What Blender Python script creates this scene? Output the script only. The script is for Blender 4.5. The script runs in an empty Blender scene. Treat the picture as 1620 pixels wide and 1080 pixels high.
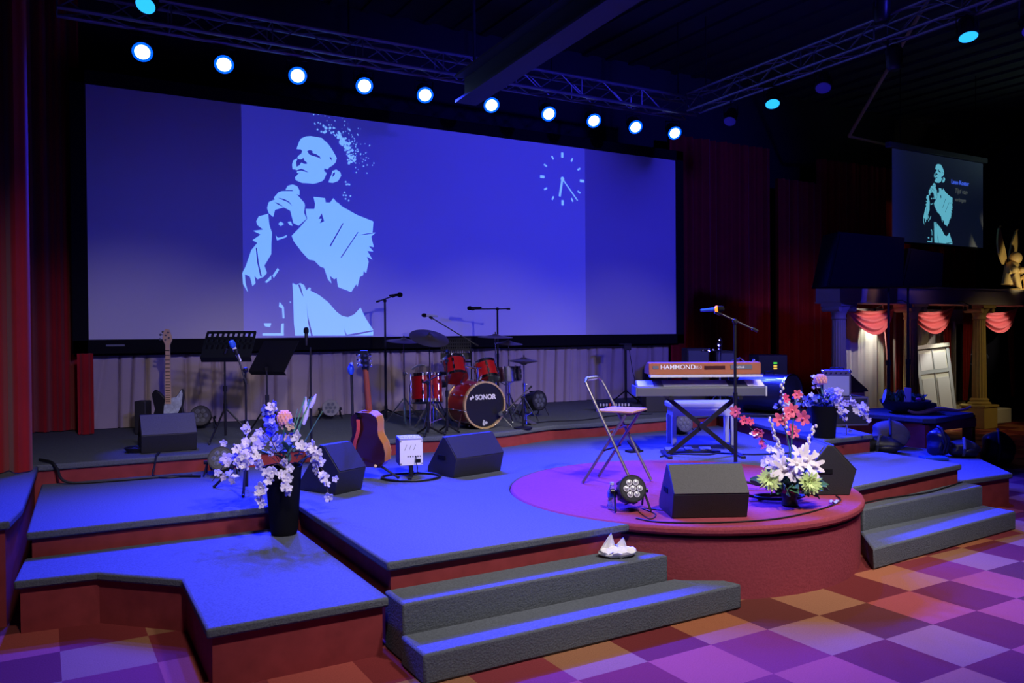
import bpy, bmesh, math, random
from mathutils import Vector, Matrix, Euler
random.seed(7)
PI = math.pi
C = bpy.context.scene.collection
scn = bpy.context.scene

# ------------------------------------------------------------------ camera
YAW, PIT, ROL, F = 0.5264493, -0.0118345, -0.0074648, 1286.85
fw = Vector((math.sin(YAW)*math.cos(PIT), math.cos(YAW)*math.cos(PIT), math.sin(PIT)))
r0 = Vector((math.cos(YAW), -math.sin(YAW), 0)); u0 = r0.cross(fw)
rt = math.cos(ROL)*r0 + math.sin(ROL)*u0
up = -math.sin(ROL)*r0 + math.cos(ROL)*u0
cam = bpy.data.cameras.new('camera'); co = bpy.data.objects.new('camera', cam); C.objects.link(co)
m = Matrix.Identity(4)
for i in range(3):
    m[i][0], m[i][1], m[i][2] = rt[i], up[i], -fw[i]
m[0][3], m[1][3], m[2][3] = 0, 0, 1.79
co.matrix_world = m
cam.sensor_width = 36; cam.lens = F/1620*36; cam.clip_start = .05; cam.clip_end = 100
scn.camera = co
scn.view_settings.view_transform = 'Standard'; scn.view_settings.look = 'None'
scn.view_settings.gamma = 1; scn.view_settings.exposure = 0.0
scn.view_settings.use_curve_mapping = False

# ------------------------------------------------------------------ world + house lights
w = bpy.data.worlds.new('hall_ambient'); scn.world = w; w.use_nodes = True
bg = w.node_tree.nodes['Background']; bg.inputs[0].default_value = (.30, .28, 1, 1); bg.inputs[1].default_value = .012

def spot(name, loc, target, watts, col, deg, blend=.4, size=.08):
    l = bpy.data.lights.new(name, 'SPOT'); l.energy = watts; l.color = col
    l.spot_size = math.radians(deg); l.spot_blend = blend; l.shadow_soft_size = size
    o = bpy.data.objects.new(name, l); C.objects.link(o); o.location = loc
    o.rotation_euler = (Vector(target)-Vector(loc)).to_track_quat('-Z', 'Y').to_euler()
    return o

BLUE = (.012, .022, 1.0)
STAGE_X = [1.02, 1.88, 2.73, 3.57, 4.40, 5.39, 6.32, 7.11, 7.89, 8.67]
LAMPY, LAMPZ = 9.79, 4.90
for i, x in enumerate(STAGE_X):
    spot('blue_beam', (x, LAMPY-.12, LAMPZ-.1), (x*.92+.25, 4.5, .45), 3900 if i < 5 else 3100, BLUE, 64, .9, .09)
spot('blue_beam', (8.9, 7.9, 4.9), (7.6, 4.2, .4), 1500, BLUE, 60, .9)
spot('blue_beam', (8.9, 5.15, 4.93), (9.3, 4.2, 0), 800, BLUE, 50, .9)
spot('blue_beam', (1.0, 9.1, 5.25), (.3, 5.0, .3), 1500, BLUE, 60, .9)
spot('blue_beam', (6.5, 9.5, 5.0), (2.8, 2.0, 0), 2000, BLUE, 44, .9)
spot('blue_beam', (1.0, 9.2, 5.2), (1.1, 8.5, .9), 700, BLUE, 18, .6, .05)  # added beam that brightens the left riser monitor
spot('blue_beam', (8.9, 5.3, 4.95), (5.8, 6.6, .9), 600, BLUE, 36, .9)
# white front-of-house wash, high above the first rows
WARM = (1.0, .90, .88)
for x, tx, e in ((0.6, 1.6, .55), (3.4, 3.9, 1.15), (5.0, 5.4, 1.0)):
    spot('front_wash', (x, 1.1, 6.2), (tx, 5.1, .5), 1130*e, WARM, 62, .9, .22)
# low wash on the back of the stage
for x, tx in ((.6, 1.0), (3.0, 3.4), (5.4, 5.9), (7.8, 8.3)):
    spot('back_wash', (x, .3, 4.4), (tx, 10.8, .25), 560 if x < 7 else 330, (1, .84, .95), 29, .8, .10)
# added blue fill spots that tint the big screen
spot('screen_wash', (9.0, -3.5, 5.8), (8.4, 10.7, 3.5), 4300, (.040, .034, 1), 46, 1, .3)
spot('screen_wash', (2.0, -3.5, 5.0), (2.2, 10.7, 1.3), 1500, (.07, .07, 1), 30, 1, .3)

# ------------------------------------------------------------------ materials
def mat(name, col, rough=.6, metal=0, emit=None, es=1, noise=0, nscale=60, bump=0, trans=0, sheen=0, coat=0, spec=None):
    m = bpy.data.materials.new(name); m.use_nodes = True
    nt = m.node_tree; b = nt.nodes['Principled BSDF']
    b.inputs['Base Color'].default_value = (*col, 1)
    b.inputs['Roughness'].default_value = rough; b.inputs['Metallic'].default_value = metal
    if spec is not None: b.inputs['Specular IOR Level'].default_value = spec
    if emit: b.inputs['Emission Color'].default_value = (*emit, 1); b.inputs['Emission Strength'].default_value = es
    if trans: b.inputs['Transmission Weight'].default_value = trans
    if sheen: b.inputs['Sheen Weight'].default_value = sheen
    if coat: b.inputs['Coat Weight'].default_value = coat
    if noise or bump:
        tc = nt.nodes.new('ShaderNodeTexCoord'); n = nt.nodes.new('ShaderNodeTexNoise')
        n.inputs['Scale'].default_value = nscale; n.inputs['Detail'].default_value = 4
        nt.links.new(tc.outputs['Object'], n.inputs['Vector'])
        if noise:
            mx = nt.nodes.new('ShaderNodeMix'); mx.data_type = 'RGBA'
            mx.inputs['A'].default_value = (*[c*(1-noise) for c in col], 1)
            mx.inputs['B'].default_value = (*[min(1, c*(1+noise)) for c in col], 1)
            nt.links.new(n.outputs['Fac'], mx.inputs['Factor']); nt.links.new(mx.outputs['Result'], b.inputs['Base Color'])
        if bump:
            bp = nt.nodes.new('ShaderNodeBump'); bp.inputs['Strength'].default_value = bump; bp.inputs['Distance'].default_value = .01
            nt.links.new(n.outputs['Fac'], bp.inputs['Height']); nt.links.new(bp.outputs['Normal'], b.inputs['Normal'])
    return m

M = {}
M['carpet'] = mat('grey_carpet', (.108, .122, .145), .95, noise=.45, nscale=90, bump=.5, spec=.1)
M['red'] = mat('red_velour', (.27, .042, .048), .9, noise=.35, nscale=9, bump=.1, spec=.15)
M['redcarpet'] = mat('red_carpet', (.30, .055, .075), .95, noise=.25, nscale=60, bump=.3, spec=.1)
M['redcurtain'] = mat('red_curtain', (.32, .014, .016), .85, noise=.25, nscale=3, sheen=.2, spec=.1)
M['beige'] = mat('taupe_curtain', (.46, .385, .38), .9, noise=.12, nscale=3, spec=.1)
M['black'] = mat('black_plastic', (.012, .012, .014), .45)
M['blackm'] = mat('black_metal', (.014, .014, .018), .38, .3)
M['matte'] = mat('matte_black', (.006, .006, .008), .85, spec=.1)
M['paintbox'] = mat('textured_black_paint', (.02, .02, .022), .55, noise=.3, nscale=160, bump=.25)
M['grille'] = mat('dark_grille', (.105, .105, .105), .7, noise=.5, nscale=220, bump=.3, spec=.2)
M['chrome'] = mat('chrome', (.72, .72, .75), .16, 1)
M['steel'] = mat('brushed_steel', (.30, .28, .28), .42, .8)
M['alu'] = mat('truss_aluminium', (.25, .25, .3), .45, .8)
M['redlac'] = mat('red_lacquer', (.30, .006, .010), .3, coat=.15)
M['gold'] = mat('gold_hoop', (.75, .52, .22), .3, .5)
M['drumblack'] = mat('black_drumhead', (.012, .012, .016), .3)
M['cymbal'] = mat('dark_bronze', (.13, .10, .09), .33, .75)
M['skin'] = mat('clear_drumhead', (.30, .26, .34), .35)
M['white'] = mat('white_plastic', (.75, .75, .76), .5)
M['paper'] = mat('white_tissue', (.85, .84, .86), .8)
M['maple'] = mat('maple', (.72, .48, .26), .4, noise=.1, nscale=8)
M['pearl'] = mat('pearl', (.52, .6, .62), .3, noise=.7, nscale=28)
M['rosewood'] = mat('dark_mahogany', (.045, .010, .009), .3, coat=.3, noise=.25, nscale=6)
M['spruce'] = mat('amber_wood', (.5, .2, .05), .3, coat=.4, noise=.15, nscale=8)
M['neckwood'] = mat('red_neck_wood', (.22, .05, .025), .4)
M['strap'] = mat('red_strap', (.9, .09, .07), .7, noise=.3, nscale=30)
M['organwood'] = mat('orange_walnut', (.30, .09, .035), .45, noise=.18, nscale=10)
M['lightgrey'] = mat('silver_grey', (.5, .53, .56), .45)
M['midgrey'] = mat('mid_grey', (.10, .11, .13), .5)
M['seatwood'] = mat('birch_seat', (.72, .42, .24), .4)
M['stem'] = mat('green_stem', (.05, .16, .05), .6)
M['leaf'] = mat('green_leaf', (.06, .17, .07), .5, noise=.4, nscale=20)
M['glad'] = mat('light_green_leaf', (.14, .36, .14), .5)
M['petalw'] = mat('white_petals', (.82, .76, .82), .6)
M['petalp'] = mat('pale_lilac_petals', (.68, .60, .88), .6)
M['petalb'] = mat('blue_petals', (.14, .17, .75), .6)
M['petalk'] = mat('pink_petals', (.82, .14, .26), .55)
M['petalpe'] = mat('peach_petals', (.9, .42, .34), .6)
M['petalg'] = mat('lime_petals', (.60, .78, .30), .6)
M['petalm'] = mat('magenta_petals', (.72, .07, .20), .55)
M['petaly'] = mat('cream_petals', (.85, .6, .32), .6)
M['twig'] = mat('brown_twig', (.09, .05, .03), .8)
M['catkin'] = mat('silver_catkins', (.72, .66, .6), .8)
M['terracotta'] = mat('dark_red_pot', (.22, .025, .025), .3)
M['cable'] = mat('black_cable', (.008, .008, .01), .5)
M['blueplastic'] = mat('blue_plastic', (.03, .12, .6), .35)
M['column'] = mat('ochre_painted_column', (.50, .36, .10), .6, noise=.12, nscale=6)
M['columnw'] = mat('cream_painted_column', (.50, .42, .34), .6, noise=.1, nscale=6)
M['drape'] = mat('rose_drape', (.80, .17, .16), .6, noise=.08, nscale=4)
M['cloth'] = mat('white_cloth', (.72, .70, .60), .8, noise=.06, nscale=4)
M['darkwall'] = mat('dark_wall', (.01, .01, .02), .9, noise=.3, nscale=2)
M['ceil'] = mat('dark_ceiling', (.03, .035, .035), .9, noise=.3, nscale=2)
M['tan'] = mat('tan_wood', (.42, .17, .07), .5, noise=.15, nscale=8)
M['drift'] = mat('driftwood', (.50, .28, .16), .6, noise=.3, nscale=20)
M['stone'] = mat('gold_lit_plaster', (.85, .58, .20), .5, noise=.15, nscale=12)  # golden light put into the plaster's base colour
M['ledg'] = mat('green_led', (.02, .3, .02), .5, emit=(.1, 1, .05), es=1.2)
M['ledy'] = mat('amber_led', (.3, .2, .02), .5, emit=(1, .55, .05), es=1.2)
M['beam'] = mat('dark_painted_steel', (.05, .05, .07), .6)
M['face'] = mat('dark_lamp_face', (.03, .03, .04), .4)
M['glass'] = mat('clear_plastic', (.8, .85, .95), .08, trans=.85)
M['ledlens'] = mat('led_lens', (.55, .55, .6), .15, .4)
M['greybag'] = mat('grey_nylon', (.12, .11, .13), .75, noise=.2, nscale=30)
M['bluebag'] = mat('navy_nylon', (.008, .012, .06), .35, noise=.2, nscale=30)
M['lampwhite'] = mat('lit_lens', (.1, .2, .8), .4, emit=(.42, .62, 1), es=7)
M['leaf2'] = mat('dark_green_leaf', (.02, .065, .03), .55, noise=.4, nscale=20)
M['lampring'] = mat('lit_lens_rim', (.02, .05, .8), .4, emit=(.0, .10, 1), es=1.6)
M['lampcyan'] = mat('lit_cyan_lens', (.1, .3, .8), .4, emit=(.02, .42, 1), es=1.5)
M['lampdim'] = mat('unlit_lens', (.22, .18, .5), .5)

def emi(name, col, s=1, base=(.2, .2, .2)):
    return mat(name, base, .9, emit=col, es=s, spec=0)

# ------------------------------------------------------------------ mesh building
class MB:
    def __init__(s): s.bm = bmesh.new()
    def _add(s, vs, fs):
        v = [s.bm.verts.new(p) for p in vs]
        for f in fs:
            try: s.bm.faces.new([v[i] for i in f])
            except ValueError: pass
        return s
    def box(s, c, d, rot=None):
        hx, hy, hz = d[0]/2, d[1]/2, d[2]/2
        vs = [Vector((x, y, z)) for x in (-hx, hx) for y in (-hy, hy) for z in (-hz, hz)]
        if rot: R = Euler(rot).to_matrix(); vs = [R @ v for v in vs]
        vs = [v+Vector(c) for v in vs]
        return s._add(vs, [(0, 1, 3, 2), (4, 6, 7, 5), (0, 4, 5, 1), (2, 3, 7, 6), (0, 2, 6, 4), (1, 5, 7, 3)])
    def tube(s, pts, r, seg=10, cap=True):
        pts = [Vector(p) for p in pts]; n = len(pts)
        rs = r if isinstance(r, (list, tuple)) else [r]*n
        rings = []; prev = None
        for i, p in enumerate(pts):
            t = (pts[min(i+1, n-1)]-pts[max(i-1, 0)])
            t = t.normalized() if t.length > 1e-9 else Vector((0, 0, 1))
            a = prev if prev else (Vector((0, 0, 1)) if abs(t.z) < .9 else Vector((1, 0, 0)))
            b = t.cross(a)
            if b.length < 1e-6: b = t.cross(Vector((0, 1, 0)))
            b.normalize(); a = b.cross(t).normalized(); prev = a
            rings.append([p+rs[i]*(math.cos(2*PI*k/seg)*a+math.sin(2*PI*k/seg)*b) for k in range(seg)])
        vs = [v for rg in rings for v in rg]
        fs = [(i*seg+k, i*seg+(k+1) % seg, (i+1)*seg+(k+1) % seg, (i+1)*seg+k) for i in range(n-1) for k in range(seg)]
        if cap: fs += [tuple(range(seg))[::-1], tuple((n-1)*seg+k for k in range(seg))]
        return s._add(vs, fs)
    def cyl(s, a, b, r1, r2=None, seg=16): return s.tube([a, b], [r1, r1 if r2 is None else r2], seg)
    def lathe(s, prof, c=(0, 0, 0), seg=24, sx=1, sy=1, ax=None, flute=0, nfl=0):
        # prof: (r, h); axis z by default, or along unit vector ax
        c = Vector(c); q = Vector(ax).to_track_quat('Z', 'Y') if ax is not None else None
        vs = []
        for r, h in prof:
            for k in range(seg):
                a = 2*PI*k/seg; rr = r*(1-flute*(.5+.5*math.cos(nfl*a))) if flute else r
                v = Vector((rr*math.cos(a)*sx, rr*math.sin(a)*sy, h))
                if q: v = q @ v
                vs.append(c+v)
        n = len(prof)
        fs = [(i*seg+k, i*seg+(k+1) % seg, (i+1)*seg+(k+1) % seg, (i+1)*seg+k) for i in range(n-1) for k in range(seg)]
        if prof[0][0] > 1e-6: fs.append(tuple(range(seg))[::-1])
        if prof[-1][0] > 1e-6: fs.append(tuple((n-1)*seg+k for k in range(seg)))
        return s._add(vs, fs)
    def ball(s, c, r, sc=(1, 1, 1), seg=12, rg=8, rot=None):
        R = Euler(rot).to_matrix() if rot else None
        vs = []; c = Vector(c)
        for i in range(rg+1):
            th = PI*i/rg
            for k in range(seg):
                a = 2*PI*k/seg
                v = Vector((r*sc[0]*math.sin(th)*math.cos(a), r*sc[1]*math.sin(th)*math.sin(a), r*sc[2]*math.cos(th)))
                vs.append(c+(R @ v if R else v))
        fs = [(i*seg+k, (i+1)*seg+k, (i+1)*seg+(k+1) % seg, i*seg+(k+1) % seg) for i in range(rg) for k in range(seg)]
        s._add(vs, fs); return s
    def prism(s, poly, z0, z1):            # XY polygon extruded in z
        n = len(poly)
        vs = [(x, y, z0) for x, y in poly]+[(x, y, z1) for x, y in poly]
        return s._add(vs, [tuple(range(n))[::-1], tuple(range(n, 2*n))]+[(i, (i+1) % n, n+(i+1) % n, n+i) for i in range(n)])
    def prof(s, poly, x0, x1):             # YZ polygon extruded in x
        n = len(poly)
        vs = [(x0, y, z) for y, z in poly]+[(x1, y, z) for y, z in poly]
        return s._add(vs, [tuple(range(n)), tuple(range(n, 2*n))[::-1]]+[(i, n+i, n+(i+1) % n, (i+1) % n) for i in range(n)])
    def xz(s, poly, y0, y1):               # XZ polygon extruded in y
        n = len(poly)
        vs = [(x, y0, z) for x, z in poly]+[(x, y1, z) for x, z in poly]
        return s._add(vs, [tuple(range(n)), tuple(range(n, 2*n))[::-1]]+[(i, n+i, n+(i+1) % n, (i+1) % n) for i in range(n)])
    def sheet(s, fn, nu, nv, th=.012):     # fn(u, v) -> point, thickened along the normal
        P = [[Vector(fn(i/nu, j/nv)) for j in range(nv+1)] for i in range(nu+1)]
        vs = []; top = []
        for i in range(nu+1):
            for j in range(nv+1):
                du = P[min(i+1, nu)][j]-P[max(i-1, 0)][j]; dv = P[i][min(j+1, nv)]-P[i][max(j-1, 0)]
                n = du.cross(dv); n = n.normalized() if n.length > 1e-9 else Vector((0, -1, 0))
                vs.append(P[i][j]); top.append(P[i][j]+n*th)
        N = len(vs); id = lambda i, j: i*(nv+1)+j
        fs = []
        for i in range(nu):
            for j in range(nv):
                a, b, c, d = id(i, j), id(i+1, j), id(i+1, j+1), id(i, j+1)
                fs += [(d, c, b, a), (N+a, N+b, N+c, N+d)]
        for i in range(nu):
            a, b = id(i, 0), id(i+1, 0); fs.append((a, b, N+b, N+a))
            a, b = id(i, nv), id(i+1, nv); fs.append((b, a, N+a, N+b))
        for j in range(nv):
            a, b = id(0, j), id(0, j+1); fs.append((b, a, N+a, N+b))
            a, b = id(nu, j), id(nu, j+1); fs.append((a, b, N+b, N+a))
        return s._add(vs+top, fs)
    def move(s, loc=(0, 0, 0), rot=(0, 0, 0)):
        s.bm.transform(Matrix.Translation(loc) @ Euler(rot).to_matrix().to_4x4()); return s

def mesh_of(name, mb, m, ang=35, keep=False):
    me = bpy.data.meshes.new(name)
    if not keep: bmesh.ops.recalc_face_normals(mb.bm, faces=mb.bm.faces)
    mb.bm.to_mesh(me); mb.bm.free()
    me.materials.append(m if not isinstance(m, str) else M[m])
    me.shade_smooth(); me.set_sharp_from_angle(angle=math.radians(ang))
    return me
def obj(name, mb, m, parent=None, bevel=0, ang=35, keep=False):
    o = bpy.data.objects.new(name, mesh_of(name, mb, m, ang, keep)); C.objects.link(o)
    if parent: o.parent = parent
    if bevel:
        b = o.modifiers.new('bevel', 'BEVEL'); b.width = bevel; b.segments = 2; b.limit_method = 'ANGLE'; b.angle_limit = math.radians(40)
    return o
def tag(o, label, cat, group=None):
    o['label'] = label; o['category'] = cat
    if group: o['group'] = group
    return o
def thing(name, label, cat, loc=(0, 0, 0), rz=0, group=None):
    o = bpy.data.objects.new(name, None); C.objects.link(o); o.empty_display_size = .1
    o.location = loc; o.rotation_euler = (0, 0, rz)
    return tag(o, label, cat, group)
def struct(name, mb, m, **k):
    o = obj(name, mb, m, **k); o['kind'] = 'structure'; return o
def dup(root, loc=None, rz=None, label=None, group=None):
    r = root.copy(); C.objects.link(r)
    if loc is not None: r.location = loc
    if rz is not None: r.rotation_euler = (0, 0, rz)
    if label: r['label'] = label
    if group: r['group'] = group
    def rec(a, b):
        for ch in list(a.children):
            c = ch.copy(); C.objects.link(c); c.parent = b; rec(ch, c)
    rec(root, r)
    return r
def text(name, body, size, m, parent, loc, rot, sx=1, ext=.001, align='CENTER', shear=0, bold=0):
    cu = bpy.data.curves.new(name, 'FONT'); cu.body = body; cu.size = size; cu.extrude = ext; cu.align_x = align; cu.align_y = 'CENTER'; cu.shear = shear; cu.offset = size*bold
    t = bpy.data.objects.new(name, cu); C.objects.link(t)
    bpy.context.view_layer.update()
    me = bpy.data.meshes.new_from_object(t.evaluated_get(bpy.context.evaluated_depsgraph_get()))
    bpy.data.objects.remove(t); me.materials.clear(); me.materials.append(M[m] if isinstance(m, str) else m)
    o = bpy.data.objects.new(name, me); C.objects.link(o); o.location = loc; o.rotation_euler = rot; o.scale = (sx, 1, 1)
    if parent: o.parent = parent
    return o
def w_of(loc, rz, p):
    return Vector(loc)+Matrix.Rotation(rz, 3, 'Z') @ Vector(p)
FACE = -YAW
r_ = .163; S = .489; R = .652; L1 = .326
# ------------------------------------------------------------------ room shell
def floor_mat():
    m = bpy.data.materials.new('carpet_tiles'); m.use_nodes = True; nt = m.node_tree; b = nt.nodes['Principled BSDF']
    N = nt.nodes.new; L = nt.links.new
    tc = N('ShaderNodeTexCoord'); mp = N('ShaderNodeMapping'); mp.vector_type = 'POINT'
    k = 1/.458
    mp.inputs['Location'].default_value = (-.08*k+40, -4.80*k+40, .5); mp.inputs['Scale'].default_value = (k, k, 1)
    L(tc.outputs['Object'], mp.inputs['Vector'])
    fl = N('ShaderNodeVectorMath'); fl.operation = 'FLOOR'; L(mp.outputs[0], fl.inputs[0])
    wn = N('ShaderNodeTexWhiteNoise'); wn.noise_dimensions = '3D'; L(fl.outputs[0], wn.inputs['Vector'])
    ck = N('ShaderNodeTexChecker'); ck.inputs['Scale'].default_value = 1; ck.inputs['Color1'].default_value = (1, 1, 1, 1); ck.inputs['Color2'].default_value = (0, 0, 0, 1)
    ad = N('ShaderNodeVectorMath'); ad.operation = 'ADD'; ad.inputs[1].default_value = (.5, .5, .5); L(fl.outputs[0], ad.inputs[0]); L(ad.outputs[0], ck.inputs['Vector'])
    def ramp(cols):
        r = N('ShaderNodeValToRGB'); r.color_ramp.interpolation = 'CONSTANT'
        e = r.color_ramp.elements
        e[0].position = 0; e[0].color = (*cols[0], 1); e[1].position = 1/len(cols); e[1].color = (*cols[1], 1)
        for i, c in enumerate(cols[2:], 2): x = e.new(i/len(cols)); x.color = (*c, 1)
        L(wn.outputs['Value'], r.inputs['Fac']); return r
    A = ramp([(.38, .13, .06), (.42, .15, .08), (.40, .085, .07), (.34, .15, .08)])
    B = ramp([(.17, .028, .03), (.22, .032, .035), (.14, .035, .028), (.24, .04, .05)])
    mx = N('ShaderNodeMix'); mx.data_type = 'RGBA'; L(ck.outputs['Fac'], mx.inputs['Factor']); L(A.outputs[0], mx.inputs['A']); L(B.outputs[0], mx.inputs['B'])
    ns = N('ShaderNodeTexNoise'); ns.inputs['Scale'].default_value = 120; L(tc.outputs['Object'], ns.inputs['Vector'])
    mm = N('ShaderNodeMix'); mm.data_type = 'RGBA'; mm.blend_type = 'MULTIPLY'; mm.inputs['Factor'].default_value = .35
    L(mx.outputs['Result'], mm.inputs['A']); L(ns.outputs['Fac'], mm.inputs['B']); L(mm.outputs['Result'], b.inputs['Base Color'])
    b.inputs['Roughness'].default_value = .95; b.inputs['Specular IOR Level'].default_value = .1
    bp = N('ShaderNodeBump'); bp.inputs['Strength'].default_value = .3; bp.inputs['Distance'].default_value = .01
    L(ns.outputs['Fac'], bp.inputs['Height']); L(bp.outputs[0], b.inputs['Normal'])
    return m
M['floor'] = floor_mat()
X0, X1, Y0, Y1, ZC = -4.0, 19.0, -5.0, 11.6, 6.6
struct('floor', MB().box(((X0+X1)/2, (Y0+Y1)/2, -.05), (X1-X0, Y1-Y0, .1)), 'floor')
cl = MB().box(((X0+X1)/2, (Y0+Y1)/2, ZC+.05), (X1-X0, Y1-Y0, .1))
for i in range(46):
    cl.box((X0+.25+i*.5, (Y0+Y1)/2, ZC-.02), (.12, Y1-Y0, .05))
struct('ceiling', cl, 'ceil')
struct('wall_back', MB().box(((X0+X1)/2, Y1+.05, ZC/2), (X1-X0, .1, ZC)), 'darkwall')
struct('wall_left', MB().box((X0-.05, (Y0+Y1)/2, ZC/2), (.1, Y1-Y0, ZC)), 'darkwall')
struct('wall_right', MB().box((X1+.05, (Y0+Y1)/2, ZC/2), (.1, Y1-Y0, ZC)), 'darkwall')
struct('wall_front', MB().box(((X0+X1)/2, Y0-.05, ZC/2), (X1-X0, .1, ZC)), 'darkwall')
# roof steel
_b = MB()
for dx, dz, w_, h_ in ((0, 0, .30, .03), (0, .16, .03, .3), (0, .32, .30, .03)):
    y0_, z0_, y1_, z1_ = 9.25, 4.70, 1.0, 5.12
    _b._add([(4.72+dx+sx*w_/2, y, z+dz+sz*h_/2) for y, z in ((y0_, z0_), (y1_, z1_)) for sx in (-1, 1) for sz in (-1, 1)], [(0, 1, 3, 2), (4, 6, 7, 5), (0, 4, 5, 1), (2, 3, 7, 6), (0, 2, 6, 4), (1, 5, 7, 3)])
for y in (9.0, 5.0, 1.6): _b.cyl((4.72, y, 5.0), (4.72, y, ZC+.01), .02, seg=8)
tag(obj('roof_beam', _b, 'beam'), 'dark steel roof beam running over the stage in front of the truss', 'beam')
t = thing('roof_brace', 'thin diagonal steel brace under the ceiling at right', 'brace')
obj('brace_bar', MB().tube([(12.6, 9.6, 5.25), (11.2, 7.2, 6.55)], .03), 'column', t); obj('brace_bar', MB().tube([(12.6, 9.6, 5.25), (15.5, 10.2, 5.4)], .025), 'column', t)
tag(obj('roof_brace', MB().tube([(16.4, 9.8, 5.1), (18.4, 9.4, 6.5)], .06).tube([(16.9, 9.8, 5.1), (18.8, 9.4, 6.5)], .05), 'matte'), 'pair of dark roof struts above the hanging side screen', 'brace')

# ------------------------------------------------------------------ stage platforms
def lip_poly(name, label, cat, poly, z, z0=0, th=.055, over=.03, m='red', topm='carpet'):
    t = thing(name, label, cat)
    cx = sum(p[0] for p in poly)/len(poly); cy = sum(p[1] for p in poly)/len(poly)
    obj('carpet_top', MB().prism(poly, z-th, z), topm, t, bevel=.014)
    # skirt set back under the lip
    n = len(poly); ins = []
    area = sum(poly[i][0]*poly[(i+1) % n][1]-poly[(i+1) % n][0]*poly[i][1] for i in range(n)); sg = 1 if area > 0 else -1
    for i in range(n):
        p0, p1, p2 = Vector(poly[i-1]), Vector(poly[i]), Vector(poly[(i+1) % n])
        e1 = (p1-p0).normalized(); e2 = (p2-p1).normalized()
        n1 = Vector((-e1.y, e1.x))*sg; n2 = Vector((-e2.y, e2.x))*sg
        b = n1+n2; b = b*(over/max(.3, b.dot(n1)))
        ins.append((p1.x+b.x, p1.y+b.y))
    obj('skirt', MB().prism(ins, z0, z-th), m, t)
    return t
CX, CY, CR = 4.60, 5.15, 1.42
arc = lambda a0, a1, n, r=CR: [(CX+r*math.cos(math.radians(a0+(a1-a0)*i/n)), CY+r*math.sin(math.radians(a0+(a1-a0)*i/n))) for i in range(n+1)]
# main stage: hole left for the round apron (edge follows its circle)
aL = math.degrees(math.atan2(4.34-CY, -math.sqrt(CR**2-(4.34-CY)**2)))+360    # left meeting point on Y = 4.34
aR = math.degrees(math.atan2(-.76, math.sqrt(CR**2-.76**2)))
main = [(1.69, 4.33)]+[(x, y) for x, y in arc(aL, aR, 48)]+[(7.64, 4.57), (7.71, 5.56), (6.95, 5.585), (8.02, 8.20), (5.9, 8.16), (5.3, 8.22), (4.6, 8.0), (4.2, 7.98), (3.55, 8.12), (-.0, 8.20), (-.09, 6.24), (1.40, 6.21), (1.69, 6.18)]
lip_poly('main_stage', 'large grey-carpeted main stage floor with red skirt, behind the round red apron', 'stage platform', main, S)
t = thing('round_apron', 'round red-carpeted stage apron jutting toward the audience, under the centre monitor', 'stage platform')
obj('carpet_disc', MB().prism(arc(0, 352.5, 47, CR-.004), S-.06, S+.002), 'redcarpet', t, bevel=.02)
obj('skirt', MB().prism(arc(0, 352.5, 47, CR-.035), 0, S-.0605), 'redcarpet', t)
obj('lip_shadow_band', MB().prism(arc(0, 352.5, 47, CR-.025), S-.08, S-.061), 'matte', t)  # black band set in as the shade under the carpet lip
lip_poly('lower_platform', 'low angular grey-carpeted platform at front left, under the tall black vase', 'stage platform',
         [(-.15, 5.67), (.29, 5.62), (.72, 5.19), (.70, 4.24), (1.66, 4.23), (1.655, 6.19), (1.39, 6.20), (-.10, 6.225)], L1)
lip_poly('drum_riser', 'wide carpeted rear riser carrying the drum kit and amplifiers', 'riser',
         [(-1.6, 8.24), (-.02, 8.24), (3.55, 8.16), (4.2, 8.02), (4.6, 8.04), (5.3, 8.26), (5.9, 8.2), (8.05, 8.25), (6.97, 5.62), (7.79, 5.64), (8.3, 6.6), (9.5, 7.6), (9.5, 11.5), (-1.6, 11.5)], R)
lip_poly('side_block', 'raised grey-topped side block at the far left edge with red front', 'stage block',
         [(-1.6, 5.85), (-.17, 5.85), (-.11, 6.25), (-.02, 8.22), (-1.6, 8.22)], R+.003)
lip_poly('side_wing', 'low grey-carpeted wing beside the right steps, under the bags', 'stage platform',
         [(7.66, 4.585), (8.48, 4.55), (9.36, 5.50), (9.36, 6.05), (9.2, 7.1), (8.35, 6.55), (7.83, 5.58), (7.80, 5.56)], L1)
def steps(label, a, b, group='carpeted stage steps'):
    t = thing('stage_steps', label, 'steps', group=group)
    obj('lower_step', MB().prism(a, 0, r_), 'carpet', t, bevel=.015)
    obj('upper_step', MB().prism(b, 0, 2*r_), 'carpet', t, bevel=.015)
steps('grey two-tread carpeted steps left of the round apron, tissue box on top',
      [(1.66, 3.765), (3.88, 3.765), (3.84, 3.88), (3.62, 4.02), (3.58, 4.075), (1.66, 4.075)], [(1.68, 4.08), (3.54, 4.08), (3.44, 4.24), (3.40, 4.36), (1.68, 4.36)])
steps('grey two-tread carpeted steps right of the round apron',
      [(5.33, 3.86), (7.49, 3.99), (7.50, 4.29), (5.72, 4.26), (5.66, 4.2)], [(5.78, 4.272), (7.58, 4.335), (7.60, 4.555), (5.93, 4.405), (5.80, 4.385)])

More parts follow.
